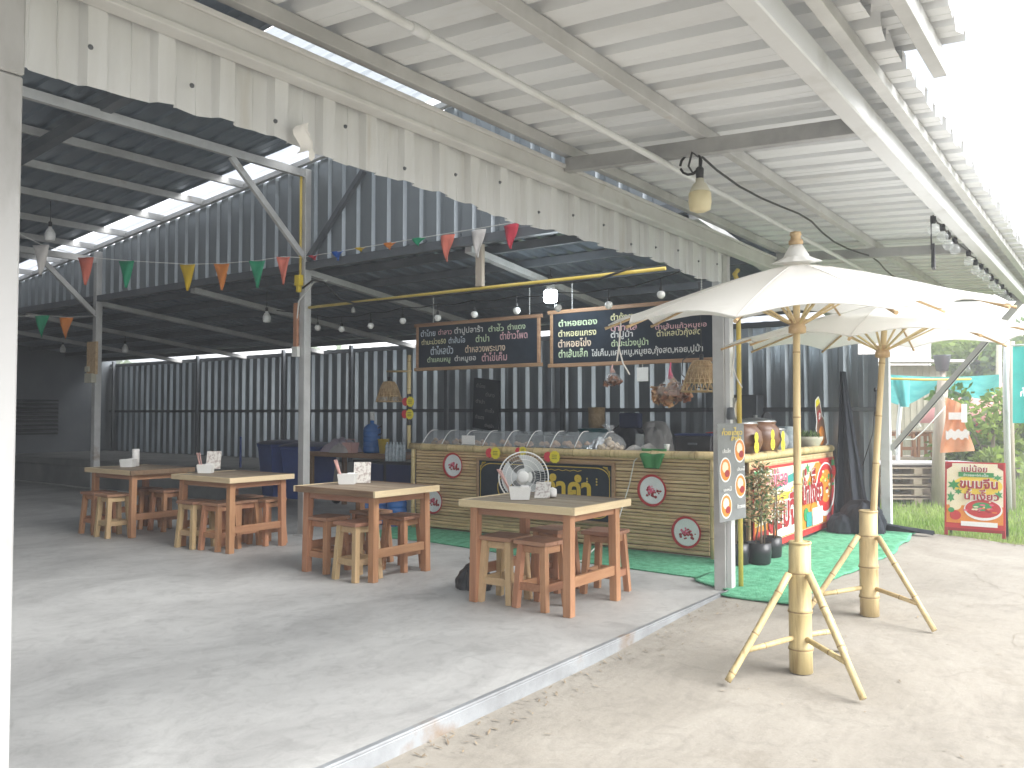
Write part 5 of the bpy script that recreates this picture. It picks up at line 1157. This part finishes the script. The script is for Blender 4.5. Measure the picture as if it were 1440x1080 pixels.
# ------------------------------------------------------------------ umbrellas
def umbrella(x, y, label, spin, tilt, tiltdir, legs, rimz, apex, Rr=1.13, lean=0):
    z0 = gz(x, y)
    t = thing('bamboo_umbrella', label, 'umbrella', (x, y, z0), 0, 'white cloth umbrellas on bamboo stands')
    m = MB(); m.bamboo((0, 0, 0), (0, 0, .75), .066, .24, 18, .062); m.lathe([(.066, .74), (.064, .752), (.05, .752), (.048, .70)], n=18); m.build('base_tube', M['bamboo'], t)
    m = MB(); LV = RT * lean; m.bamboo((0, 0, .1), LV + Vector((0, 0, apex - z0 - .02)), .025, .36, 12, .020); m.build('pole', M['bamboo'], t)
    for a in legs:
        d = Vector((math.cos(a), math.sin(a), 0)); s_ = Vector((-d.y, d.x, 0)) * .004
        m = MB(); m.bamboo(d * .085 + Vector((0, 0, .57)), d * .53 + s_ + Vector((0, 0, .012)), .021, .26, 10, .019, seed=int(a * 10)); m.build('leg', M['bamboo'], t)
        m = MB(); m.bamboo(d * .06 + Vector((0, 0, .20)), d * .40 + Vector((0, 0, .165)), .016, .3, 8); m.build('brace', M['bamboo'], t)
        m = MB(); m.tube([d * .062 + Vector((0, 0, .56)), d * .10 + Vector((0, 0, .56))], .014, 6); m.build('peg', M['bamboo'], t)
    ax = Vector((-math.sin(tiltdir), math.cos(tiltdir), 0)); q = Quaternion(ax, tilt); P = LV + Vector((0, 0, apex - z0)); drop = apex - rimz
    def rib(k, s_): 
        a = spin + k * PI / 5; return Vector((Rr * s_ * math.cos(a), Rr * s_ * math.sin(a), -drop * (s_ ** 1.45 * .62 + s_ * .38)))
    def cloth(k, f, s_):
        p = rib(k, s_).lerp(rib(k + 1, s_), f); sag = math.sin(f * PI); p *= 1 - .06 * sag * s_ ** 3; p.z += .03 * sag * s_ ** 2.5 - .016 * sag * s_ * (1 - s_) * 3
        return P + q @ p
    m = MB(); NS, NF = 12, 8; vs = []; fs = []
    for k in range(10):
        for i in range(NF):
            for j in range(NS + 1): vs.append(cloth(k, i / NF, .03 + .97 * j / NS))
    tot = 10 * NF
    for c in range(tot):
        for j in range(NS): fs.append((c * (NS + 1) + j, c * (NS + 1) + j + 1, ((c + 1) % tot) * (NS + 1) + j + 1, ((c + 1) % tot) * (NS + 1) + j))
    m.add(vs, fs, True); m.build('canopy', M['canvas'], t)
    m = MB(); m.tube([cloth(k, i / NF, 1.0) for k in range(10) for i in range(NF)] + [cloth(0, 0, 1.0)], .0045, 5, False); m.build('hem', M['canvas'], t)
    for k in range(10): m = MB(); m.tube([cloth(k, 0, j / 10) + Vector((0, 0, .001)) for j in range(1, 11)], .0018, 5); m.build('seam', M['canvas'], t)
    m = MB()
    m.grid(lambda a, b: P + q @ Vector(((.05 + .09 * b + .012 * math.sin(a * 2 * PI * 10) * b) * math.cos(a * 2 * PI), (.05 + .09 * b + .012 * math.sin(a * 2 * PI * 10) * b) * math.sin(a * 2 * PI), .06 - .055 * b ** .7)), 60, 5); m.lathe([(.085, .0), (.07, .05), (.035, .11)], P, 20); m.build('top_ruffle', M['canvas'], t)
    m = MB(); m.lathe([(.036, .111), (.042, .115), (.04, .135), (.03, .14), (.028, .16), (.034, .165), (.03, .185), (.001, .19)], n=16, m=q.to_matrix()); o = m.build('finial', M['cane'], t); o.location = P
    hub = LV * .8 + Vector((0, 0, rimz - z0 - .06))
    m = MB(); m.lathe([(.036, -.05), (.05, -.045), (.05, -.01), (.044, -.006), (.044, .006), (.052, .01), (.05, .035), (.03, .04)], hub, 18); m.build('hub', M['cane'], t)
    for k in range(10):
        pts = [P + q @ (rib(k, s_ / 8) + Vector((0, 0, -.014))) for s_ in range(1, 9)]; tip = P + q @ (rib(k, 1.02) + Vector((0, 0, -.012))); m = MB(); m.tube(pts + [tip], [.008] * 8 + [.011], 6); rb = m.build('rib', M['cane'], t)
        a = spin + k * PI / 5; m = MB(); m.bar(hub + Vector((.045 * math.cos(a), .045 * math.sin(a), .01)), P + q @ (rib(k, .42) + Vector((0, 0, -.02))), .014, .01); m.build('strut', M['bamboo'], rb)
    for k, L_ in ((3, .34),):
        m = MB(); e = P + q @ (rib(k, .93)); m.tube([e, e + Vector((.01, .02, -L_ * .5)), e + Vector((-.01, -.02, -L_ * .8)), e + Vector((.02, -.05, -L_))], .005, 5); m.tube([e, e + Vector((-.02, .0, -L_ * .4)), e + Vector((.0, .03, -L_ * .75))], .005, 5); m.build('tie_strap', M['tissue'], t)
    return t
# camera lies towards (-x, -y) from the umbrellas
umbrella(4.99, 1.575, 'nearer white cloth umbrella on a bamboo tripod stand', R(3), R(6), R(187), (R(150), R(232), R(-12)), 2.03, 2.335)
umbrella(6.46, 1.545, 'farther white cloth umbrella on a bamboo tripod stand, behind the nearer one', R(2), R(2), R(193), (R(138), R(241), R(10)), 1.965, 2.255, 1.15, .15)

# ------------------------------------------------------------------ folding sign board
ab = thing('folding_sign', 'street sign with Thai lettering and a red soup bowl, at the lawn edge', 'sign', (11.27, 1.515, 0))
ab.rotation_euler = (0, R(9), 0)
HW, HH = .30, .86
m = MB()
for s_ in (-1, 1): m.bb((-.015, s_ * HW - .018, 0), (.015, s_ * HW + .018, HH + .02))
for z in (.075, HH): m.bb((-.0145, -HW + .0182, z - .018), (.0145, HW - .0182, z + .018))
m.build('frame', M['dkred_print'], ab, .003)
def al(name, poly, mt, lift): return MB().prism(poly, .001, Matrix(((0, 0, -1), (-1, 0, 0), (0, 1, 0))), (-.016 - lift, 0, 0)).build(name, M[mt], ab)
al('panel', rect(-HW - .012, .09, HW + .012, HH + .012), 'red_print', 0)
al('printed_field', rect(-HW + .004, .15, HW - .004, HH - .0), 'cream_print', .002)
al('printed_field', ell(.03, .60, .26, .12), 'yellow_print', .004)
al('printed_field', rect(-HW + .004, .15, HW - .004, .36), 'orange_print', .0038)
for i, (x, z) in enumerate(((-.27, .83), (.27, .83))): al('printed_corner', [(x - .03, z - .05 * (1 if x < 0 else .2)), (x + .03, z - .05 * (.2 if x < 0 else 1)), (x + (.03 if x < 0 else .03), z + .03), (x - .03, z + .03)], 'dkred_print', .004)
for i, (x, z, a, b) in enumerate(((-.22, .6, .08, .07), (-.25, .45, .05, .08), (.25, .5, .05, .06), (.24, .7, .06, .04), (-.17, .52, .05, .04))): al('printed_leaf', [(x + (px - x) * (.45 + .5 * (k % 2)) , z + (pz - z) * (.45 + .5 * (k % 2))) for k, (px, pz) in enumerate(ell(x, z, a, b, 12))], 'green_print', .0055 + i * .0003)
al('printed_ribbon', rect(-.17, .70, .2, .755), 'green_print', .0075)
al('bowl_print', ell(.09, .32, .20, .125), 'white_print', .008); al('bowl_print', ell(.09, .33, .185, .105), 'red_print', .010); al('bowl_print', ell(.08, .355, .10, .05), 'green_print', .012)
rnd = random.Random(23)
for i in range(22): al('noodle_print', ell(.08 + rnd.gauss(0, .06), .33 + rnd.gauss(0, .035), rnd.uniform(.01, .035), rnd.uniform(.006, .014), 7), rnd.choice(('cream_print', 'dkred_print', 'orange_print', 'pink_print')), .0135 + i * .0001)
al('printed_badge', ell(-.2, .24, .06, .055), 'red_print', .0085); al('printed_badge', ell(-.2, .36, .065, .06, 12), 'cream_print', .0083); al('printed_badge', ell(-.245, .3, .035, .03, 12), 'green_print', .0089)
al('printed_label', rect(-.14, .12, .24, .175), 'white_print', .0085)
tx = lambda s_, w, h, mt, y, z, lf, b=.03: text(s_, w, h, M[mt], ab, (-.0165 - lf, -y, z), UXW, UYW, bold=b, lift=.0005)
tx('แม่น้อย', .27, .085, 'white_print', .0, .80, .0165, .06); tx('แม่น้อย', .27, .085, 'dkred_print', .0, .80, .0205, .02)
tx('ข้าวซอยไก่-เนื้อ', .26, .04, 'white_print', .015, .727, .0165, .01)
tx('ขนมจีน', .40, .125, 'white_print', .045, .625, .0165, .075); tx('ขนมจีน', .40, .125, 'dkred_print', .045, .625, .0205, .03)
tx('น้ำเงี้ยว', .36, .13, 'white_print', .075, .495, .0165, .075); tx('น้ำเงี้ยว', .36, .13, 'dkred_print', .075, .495, .0205, .03)
m = MB()
for s_ in (-1, 1): m.bar((.03, s_ * HW, HH), (.36, s_ * HW, -.03), .03, .03)
m.bb((.31, -HW + .02, .09), (.33, HW - .02, .12)); m.build('rear_leg', M['black'], ab)

# ------------------------------------------------------------------ pennants
GP = 'coloured pennants strung in the shed'
def pennant(p, d, col, label, w=.16, h=.30, fold=0):
    d = Vector(d).normalized(); t = Vector(p); m = MB(); nrm = d.cross(Vector((0, 0, 1)))
    m.grid(lambda a, b: t + d * ((a - .5) * w * (1 - b * .93)) + Vector((0, 0, -h * b)) + nrm * (.018 * math.sin(a * 5 + b * 4 + p[1])), 4, 6)
    o = m.build('pennant', M['pen_' + col]); so = o.modifiers.new('t', 'SOLIDIFY'); so.thickness = .002
    return tag(o, label, 'pennant', GP)
# first string, from the steel post across the high bay
s1 = [(4.42, 9.72, 3.32, 'white'), (5.041, 9.96, 3.3, 'coral'), (5.451, 9.796, 3.3, 'green'), (6.032, 9.418, 3.3, 'yellow'), (6.253, 9.032, 3.3, 'orange'), (6.39, 8.515, 3.3, 'green'), (6.408, 8.05, 3.3, 'coral')]
lb = ['white pennant farthest left beside the front column', 'large coral pennant between the white and the green one', 'green pennant between the coral and the yellow one', 'yellow pennant hanging in the high bay', 'orange pennant between the yellow one and the steel post', 'green pennant second from the steel post', 'coral pennant right beside the steel post']
for (x, y, z, c), l_ in zip(s1, lb):
    pennant((x, y, z), RT + Vector((0, 0, 0)), c, l_, .2 if c != 'coral' or x < 6 else .16, .33)
BL = 'lines that carry the pennants'
m = MB(); m.tube([(3.2, 9.0, 3.5)] + [(x, y, z + .004) for x, y, z, c in s1] + [(6.65, 7.98, 3.32)], .004, 5); tag(m.build('bunting_line', M['wirew']), 'pale line carrying the large pennants across the high bay', 'line', BL)
s2 = [(7.74, 'red', .06, 'red pennant folded over the partition beam right of the steel post'), (7.33, 'blue', .11, 'blue pennant folded over the partition beam'), (6.95, 'yellow', .05, 'yellow pennant folded flat on the partition beam'), (6.5, 'orange', .08, 'orange pennant folded on the partition beam'), (6.08, 'green', .09, 'green pennant folded on the partition beam'), (5.68, 'coral', .28, 'coral pennant hanging from the partition beam'), (5.27, 'white', .28, 'white pennant hanging on the short timber hanger'), (4.86, 'red', .24, 'red pennant hanging at the ragged valance edge')]
for y, c, h, l_ in s2: pennant((6.61, y, 3.30 + (.02 if h < .2 else 0)), (0, -1, 0), c, l_, .19, h)
for y, x, c, l_ in ((12.6, 5.76, 'green', 'far green pennant low beside the front column'), (12.6, 6.1, 'orange', 'far orange pennant left of the thin post with the fuse board')): pennant((x, y, 2.86), RT, c, l_, .2, .32)
m = MB(); m.tube([(6.62, 7.98, 3.32)] + [(6.615, y, 3.315) for y, *_ in s2] + [(6.615, 4.3, 3.3)], .004, 5); tag(m.build('bunting_line', M['wirew']), 'pale line carrying the pennants folded along the partition beam', 'line', BL)
m = MB(); m.tube([(4.9, 12.7, 2.75), (5.76, 12.6, 2.862), (6.1, 12.6, 2.862), (6.66, 12.8, 2.95)], .004, 5); tag(m.build('bunting_line', M['wirew']), 'pale line carrying the two far low pennants', 'line', BL)

# ------------------------------------------------------------------ yard beyond
def tree(x, y, h, rad, label, lf='leaf', n=2600, seed=1, ls=.22, trunk=.4, group=None, squash=.8, name='tree'):
    t = thing(name, label, 'tree', (x, y, -.1), 0, group); rnd = random.Random(seed); m = MB(); tips = []
    top = Vector((rnd.gauss(0, .1), rnd.gauss(0, .1), h * .7)); m.tube([(0, 0, 0), (top.x * .4, top.y * .4, h * .35), top], [h * .028, h * .02, h * .01], 8)
    for k in range(9):
        a = rnd.uniform(0, 6.28); b = Vector((top.x * .5, top.y * .5, h * rnd.uniform(trunk * .7, .65))); e = Vector((rad * .7 * math.cos(a), rad * .7 * math.sin(a), h * rnd.uniform(trunk + .1, .9))); m.tube([b, b.lerp(e, .5) + Vector((0, 0, .05 * h)), e], [h * .012, h * .008, h * .004], 6); tips += [e, b.lerp(e, .7)]
    m.build('trunk', M['bark'], t); clumps = [(e + Vector((rnd.gauss(0, rad * .15), rnd.gauss(0, rad * .15), rnd.gauss(0, h * .05))), rad * rnd.uniform(.22, .42)) for e in tips]
    def fn(r):
        c, cr_ = r.choice(clumps); d = Vector((r.gauss(0, 1), r.gauss(0, 1), r.gauss(0, 1))).normalized(); k = r.random() ** .5; return c + Vector((d.x, d.y, d.z * squash)) * cr_ * k, d
    m = MB(); leafy(m, rnd, n, fn, ls, ls * .3); m.build('crown', M[lf], t)
    return t
p = at(1385, 690, 24)
tree(*at(1400, 640, 27).xy, 4.6, 2.3, 'yellow-green tree above the teal shade cloth behind the yard', 'leaf2', 3600, 3, .3)
tree(*at(1345, 640, 34).xy, 5.6, 2.2, 'thin dark tree behind the pale banner and the flower tub', 'leaf', 2400, 4, .34)
tree(*at(1392, 690, 15).xy, 2.1, .95, 'small bright bush-like tree between the orange banner and the flag post', 'leaf2', 2200, 5, .15, .2)
tree(*at(1428, 640, 20).xy, 2.6, 1.3, 'low leafy tree behind the flag post at the picture edge', 'leaf', 2400, 6, .2, .2)
tree(*at(1500, 640, 26).xy, 5.0, 2.6, 'broad tree beyond the right edge of the yard', 'leaf', 3000, 7, .32)
tree(*at(1330, 640, 48).xy, 6.0, 3.4, 'far tree behind the beige cladding hut', 'leaf', 2600, 8, .45)
m = MB(); rnd = random.Random(40)
def far(r):
    a = r.uniform(-.9, .75); d = r.uniform(70, 85); h = r.random() ** .6 * (4.2 + 1.6 * math.sin(a * 23) + 1.0 * math.sin(a * 51)); v = F0 * math.cos(a) * d + RT * math.sin(a) * -d * -1; return Vector((v.x, v.y, h)), Vector((0, 0, .3))
leafy(m, rnd, 9000, far, 1.5, .5); tag(m.build('treeline', M['leaf']), 'distant band of green trees closing the view', 'trees', kind='stuff')
# beige hut
d_ = 21.0; a0 = at(1150, 690, d_); a1 = at(1335, 690, d_); a0.z = a1.z = -.1
hut = thing('beige_hut', 'beige ribbed-metal hut with a faded white roof edge behind the pallets', 'building', a0)
du = (a1 - a0).normalized(); dn_ = Vector((0, 0, 1)).cross(du)
m = sheet((0, 0, 0), (0, 0, 1), 2.75, du, (a1 - a0).length, -dn_ if dn_.dot(FW) > 0 else dn_, .16, .02, seed=41); m.build('wall', M['shed_back'], hut)
back = FW.copy(); back.z = 0; back.normalize()
m = MB(); L_ = (a1 - a0).length; m.add([back * .04, du * L_ + back * .04, du * L_ + back * 3, back * 3, back * .04 + Vector((0, 0, 2.75)), du * L_ + back * .04 + Vector((0, 0, 2.75)), du * L_ + back * 3 + Vector((0, 0, 2.75)), back * 3 + Vector((0, 0, 2.75))], [(0, 1, 5, 4), (1, 2, 6, 5), (2, 3, 7, 6), (3, 0, 4, 7), (4, 5, 6, 7)]); m.build('body', M['shed_back'], hut)
m = MB(); m.bar(-back * .3 + Vector((0, 0, 2.83)), du * (L_ + .3) - back * .3 + Vector((0, 0, 2.83)), .7, .06); m.build('roof_edge', M['galv_w'], hut)
m = MB(); m.bar(-back * .03 + Vector((0, 0, 1.1)), du * L_ - back * .03 + Vector((0, 0, 1.1)), .05, .08); m.build('rail', M['w_post'], hut)
# big faded banner above the hut
q0 = at(1196, 540, 24); 
bn2 = MB(); pa = [at(1196, 470, 24), at(1312, 470, 24), at(1302, 532, 24), at(1255, 521, 24), at(1196, 512, 24)]
bn2.add([p_ for p_ in pa] + [p_ + back * .05 for p_ in pa], [(0, 1, 2, 3, 4), (9, 8, 7, 6, 5)] + [(i, 5 + i, 5 + (i + 1) % 5, (i + 1) % 5) for i in range(5)])
pu = [at(1196, 380, 24), at(1312, 380, 24)]
o = bn2.build('faded_banner', M['paleprint']); tag(o, 'large faded white banner rising above the beige hut', 'banner')
m = MB(); 
for u in (1200, 1306): 
    b_ = at(u, 470, 24.1); m.tube([Vector((b_.x, b_.y, -.1)), b_ + Vector((0, 0, .8))], .05, 8)
tag(m.build('banner_frame', M['steel_w']), 'pale posts carrying the faded banner above the hut', 'frame')
# teal shade cloth with ropes
m = MB()
def shade(a, b):
    u = 1240 + 165 * a; v = 526 + 4 * math.sin(a * 3) + (32 + 12 * math.sin(a * 9)) * b * (1 - .3 * a); p_ = at(u, v, 15.0 + 1.6 * b + .3 * math.sin(a * 12)); return p_
m.grid(shade, 30, 10); tag(m.build('shade_cloth', M['teal_cloth']), 'sagging teal shade cloth strung behind the yard', 'cloth')
m = MB(); m.grid(lambda a, b: at(1252 + 28 * a * (1 - .55 * b) + 14 * b, 530 + 42 * b, 14.6 + .1 * math.sin(a * 8)), 6, 8); tag(m.build('shade_cloth_tail', M['teal_cloth']), 'loose teal cloth corner hanging by the white pole', 'cloth')
m = MB(); m.tube([at(1235, 532, 14.4), at(1300, 534, 14.3), at(1365, 533, 14.4)], .022, 6); tag(m.build('yellow_pole', M['conduit']), 'thin yellow pole along the front of the teal shade cloth', 'pole')
def yard_post(u, v0, v1, d, r, mt, label, name='timber_post', u2=None):
    b_ = at(u, v0, d); e = at(u2 or u, v1, d); m = MB(); zb = -.12; m.tube([Vector((b_.x, b_.y, zb)), (b_ + e) / 2 + Vector((.02, .02, 0)), e], [r * 1.1, r, r * .9], 8); return tag(m.build(name, M[mt]), label, 'post', 'posts around the back yard')
yard_post(1318, 697, 535, 14.0, .10, 'w_post', 'stout weathered timber post left of the orange banner', u2=1326)
yard_post(1358, 680, 530, 16.5, .08, 'w_post', 'grey timber post right behind the orange banner')
yard_post(1421, 700, 480, 13.5, .07, 'w_post', 'tall timber post beside the teal flag')
yard_post(1416, 600, 470, 13.3, .045, 'steel_w', 'white pipe strapped to the tall post by the teal flag', 'white_pipe')
yard_post(1405, 690, 485, 19, .07, 'shed_back', 'pale yellow post behind the small bright bush')
yard_post(1261, 645, 555, 14.8, .035, 'steel_w', 'slim white pole before the beige hut', 'white_pole', 1268)
# orange banner
ob_ = thing('orange_banner', 'faded orange cloth banner with a pale emblem hanging between two timber posts', 'banner', at(1345, 640, 13.6))
oo = ob_.location.copy()
m = MB(); m.grid(lambda a, b: at((1328 + 26 * a) * (1 - b) + (1325 + 43 * a) * b + 3 * math.sin(b * 5 + a * 3), (558 + 12 * a) * (1 - b) + (637 - 3 * a) * b, 13.6 + .06 * math.sin(a * 9 + b * 4)) - oo, 14, 12); m.build('cloth', M['orange_cloth'], ob_)
m = MB(); m.grid(lambda a, b: at(1334 + 18 * a, 580 + 10 * b, 13.5) - oo, 4, 2); m.grid(lambda a, b: at(1330 + 32 * a, 605 + 12 * b + 2 * math.sin(a * 20), 13.5) - oo, 12, 2); m.build('emblem', M['paleprint'], ob_)
m = MB(); m.grid(lambda a, b: at(1352 + 8 * a, 568 + 26 * b, 13.52) - oo, 3, 3); m.build('tape', M['white_print'], ob_)
# teal flag
fl = thing('teal_flag', 'teal feather flag with white Thai lettering at the right edge of the picture', 'flag', at(1445, 600, 12.6)); fo = fl.location.copy()
m = MB(); m.grid(lambda a, b: at(1424 + 75 * a, 487 + 108 * b, 12.6 + .07 * math.sin(a * 6)) - fo, 14, 8); m.build('cloth', M['teal_flag'], fl)
m = MB(); tp = at(1500, 480, 12.6) - fo; m.tube([Vector((tp.x, tp.y, -fo.z - .1)), tp], .02, 6); m.tube([at(1422, 486, 12.6) - fo, tp], .012, 6); m.build('pole', M['steel_w'], fl)
c_ = at(1458, 550, 12.48) - fo; text('ก๋วยเตี๋ยว', .5, .16, M['white_print'], fl, c_, RT, (0, 0, 1), bold=.02)
# pallets
def pallet(c, rz, label, z):
    t = thing('pallet', label, 'pallet', (c.x, c.y, z), rz, 'stacked wooden pallets')
    m = MB()
    for i in range(6): m.bb((-.6, -.5 + i * .17, .115), (.6, -.5 + i * .17 + .12, .135))
    m.build('deck', M['w_pallet'], t)
    for i in range(3):
        for j in range(3): m = MB(); m.bb((-.58 + j * .51, -.5 + i * .41, .022), (-.44 + j * .51, -.38 + i * .41, .1145)); m.build('block', M['w_pallet'], t)
    m = MB()
    for i in range(3): m.bb((-.6, -.49 + i * .41, 0), (.6, -.39 + i * .41, .0215))
    m.build('bottom_board', M['w_pallet'], t)
prz = math.atan2(RT.y, RT.x)
for k, (u, d, lev) in enumerate(((1272, 14.6, 0), (1272, 14.6, 1), (1272, 14.6, 2), (1272, 14.6, 3), (1322, 15.0, 0), (1322, 15.0, 1), (1322, 15.0, 2), (1322, 15.0, 3))):
    c = at(u, 690, d); pallet(c, prz + .04 * math.sin(k * 3), ('bottom', 'second', 'third', 'top')[lev] + ' pallet of the ' + ('left' if k < 4 else 'right') + ' stack before the beige hut', -.1 + lev * .17)
m = MB(); c = at(1290, 645, 14.6); m.box((c.x, c.y, .60), (1.9, .9, .03), Matrix.Rotation(prz, 3, 'Z')); tag(m.build('pale_board', M['paleprint']), 'pale board lying across the pallet stacks', 'board')
# wooden stools stored on the hut side
for k, u in enumerate((1255, 1276, 1297)):
    o = dup(KS[0]); c = at(u, 642, 16.0); o.location = (c.x, c.y, .632); o.rotation_euler = (0, 0, .3 * k); o.scale = (.95, .95, .95)
    tag(o, 'brown stool standing behind the pallets, ' + ('leftmost', 'middle one', 'rightmost')[k] + ' of three', 'stool', 'stools behind the pallets')
m = MB(); c = at(1276, 650, 16.2); m.box((c.x, c.y, .27), (3.0, .9, .72), Matrix.Rotation(prz, 3, 'Z')); tag(m.build('storage_platform', M['w_pallet']), 'low timber platform carrying the stored stools behind the pallets', 'platform')
# flower tub, pink parasols, boxes, red board
lathe_thing('dark_tub', 'dark round tub hung high between the pale banner and the posts', 'tub', [(.13, 0), (.19, .36), (.2, .38), (.17, .36)], at(1325, 522, 20), 'steel_d', 16)
m = MB(); c = at(1325, 522, 20); m.tube([(c.x, c.y, -.1), (c.x, c.y, c.z)], .06, 8); tag(m.build('tub_post', M['w_post']), 'post that carries the dark round tub', 'post')
for k, (u, v, d, lab) in enumerate(((1372, 575, 18, 'pink parasol half hidden by the orange banner'), (1408, 560, 19, 'pink parasol behind the small bright bush'))):
    c = at(u, v, d); t = thing('pink_parasol', lab, 'parasol', (c.x, c.y, -.1), 0, 'pink parasols in the back yard'); m = MB(); m.lathe([(1.3, c.z - .2), (.8, c.z + .15), (.01, c.z + .45)], n=8); m.build('canopy', M['pinkcloth'], t); m = MB(); m.tube([(0, 0, 0), (0, 0, c.z + .4)], .025, 6); m.build('pole', M['steel_w'], t)
def yard_box(u, v, d, w, h, mt, lab, nm):
    c = at(u, v, d); m = MB(); m.box((0, 0, h / 2), (w, .5, h), Matrix.Rotation(prz, 3, 'Z')); o = m.build(nm, M[mt]); o.location = (c.x, c.y, c.z); return tag(o, lab, 'box')
yard_box(1378, 655, 15.5, .42, .28, 'shed_back', 'pale yellow box on legs behind the folding sign', 'pale_box')
c = at(1378, 655, 15.5); m = MB()
for a in (-.16, .16): m.tube([(c.x + RT.x * a, c.y + RT.y * a, -.1), (c.x + RT.x * a, c.y + RT.y * a, c.z)], .02, 6)
tag(m.build('box_trestle', M['w_post']), 'thin legs under the pale yellow box', 'legs')
c = at(1375, 615, 17); t = thing('red_notice', 'red and black notice board on legs behind the orange banner', 'sign', (c.x, c.y, -.1), prz); m = MB(); m.bb((-.05, -.02, 1.0), (.4, .02, 1.42)); m.build('red_panel', M['red_print'], t); m = MB(); m.bb((-.4, -.02, 1.05), (-.052, .02, 1.42)); m.build('black_panel', M['black_print'], t); m = MB(); m.tube([(0, .03, 0), (0, .03, 1.1)], .03, 6); m.build('leg', M['w_post'], t)
m = MB(); a = at(1300, 632, 13.8); m.tube([at(1245, 618, 13.8), at(1285, 618, 13.8), at(1300, 605, 13.8), at(1340, 560, 13.8)], .012, 5); tag(m.build('sagging_rope', M['wirew']), 'pale rope sagging from the white pole to the timber post', 'rope')

# ------------------------------------------------------------------ thin volume added to stand in for lens veil
hm = bpy.data.materials.new('lens_veil'); hm.use_nodes = True; hn = hm.node_tree.nodes; hn.remove(hn['Principled BSDF'])
pv = hn.new('ShaderNodeVolumePrincipled'); pv.inputs['Color'].default_value = (.95, .97, 1, 1); pv.inputs["Density"].default_value = .008; pv.inputs['Anisotropy'].default_value = .2
hm.node_tree.links.new(pv.outputs[0], hn['Material Output'].inputs['Volume'])
m = MB(); m.bb((-124, -124, -1.1), (124, 124, 9)); tag(m.build('veil_volume', hm), 'added thin volume standing in for lens veil', 'veil_volume', kind='stuff')
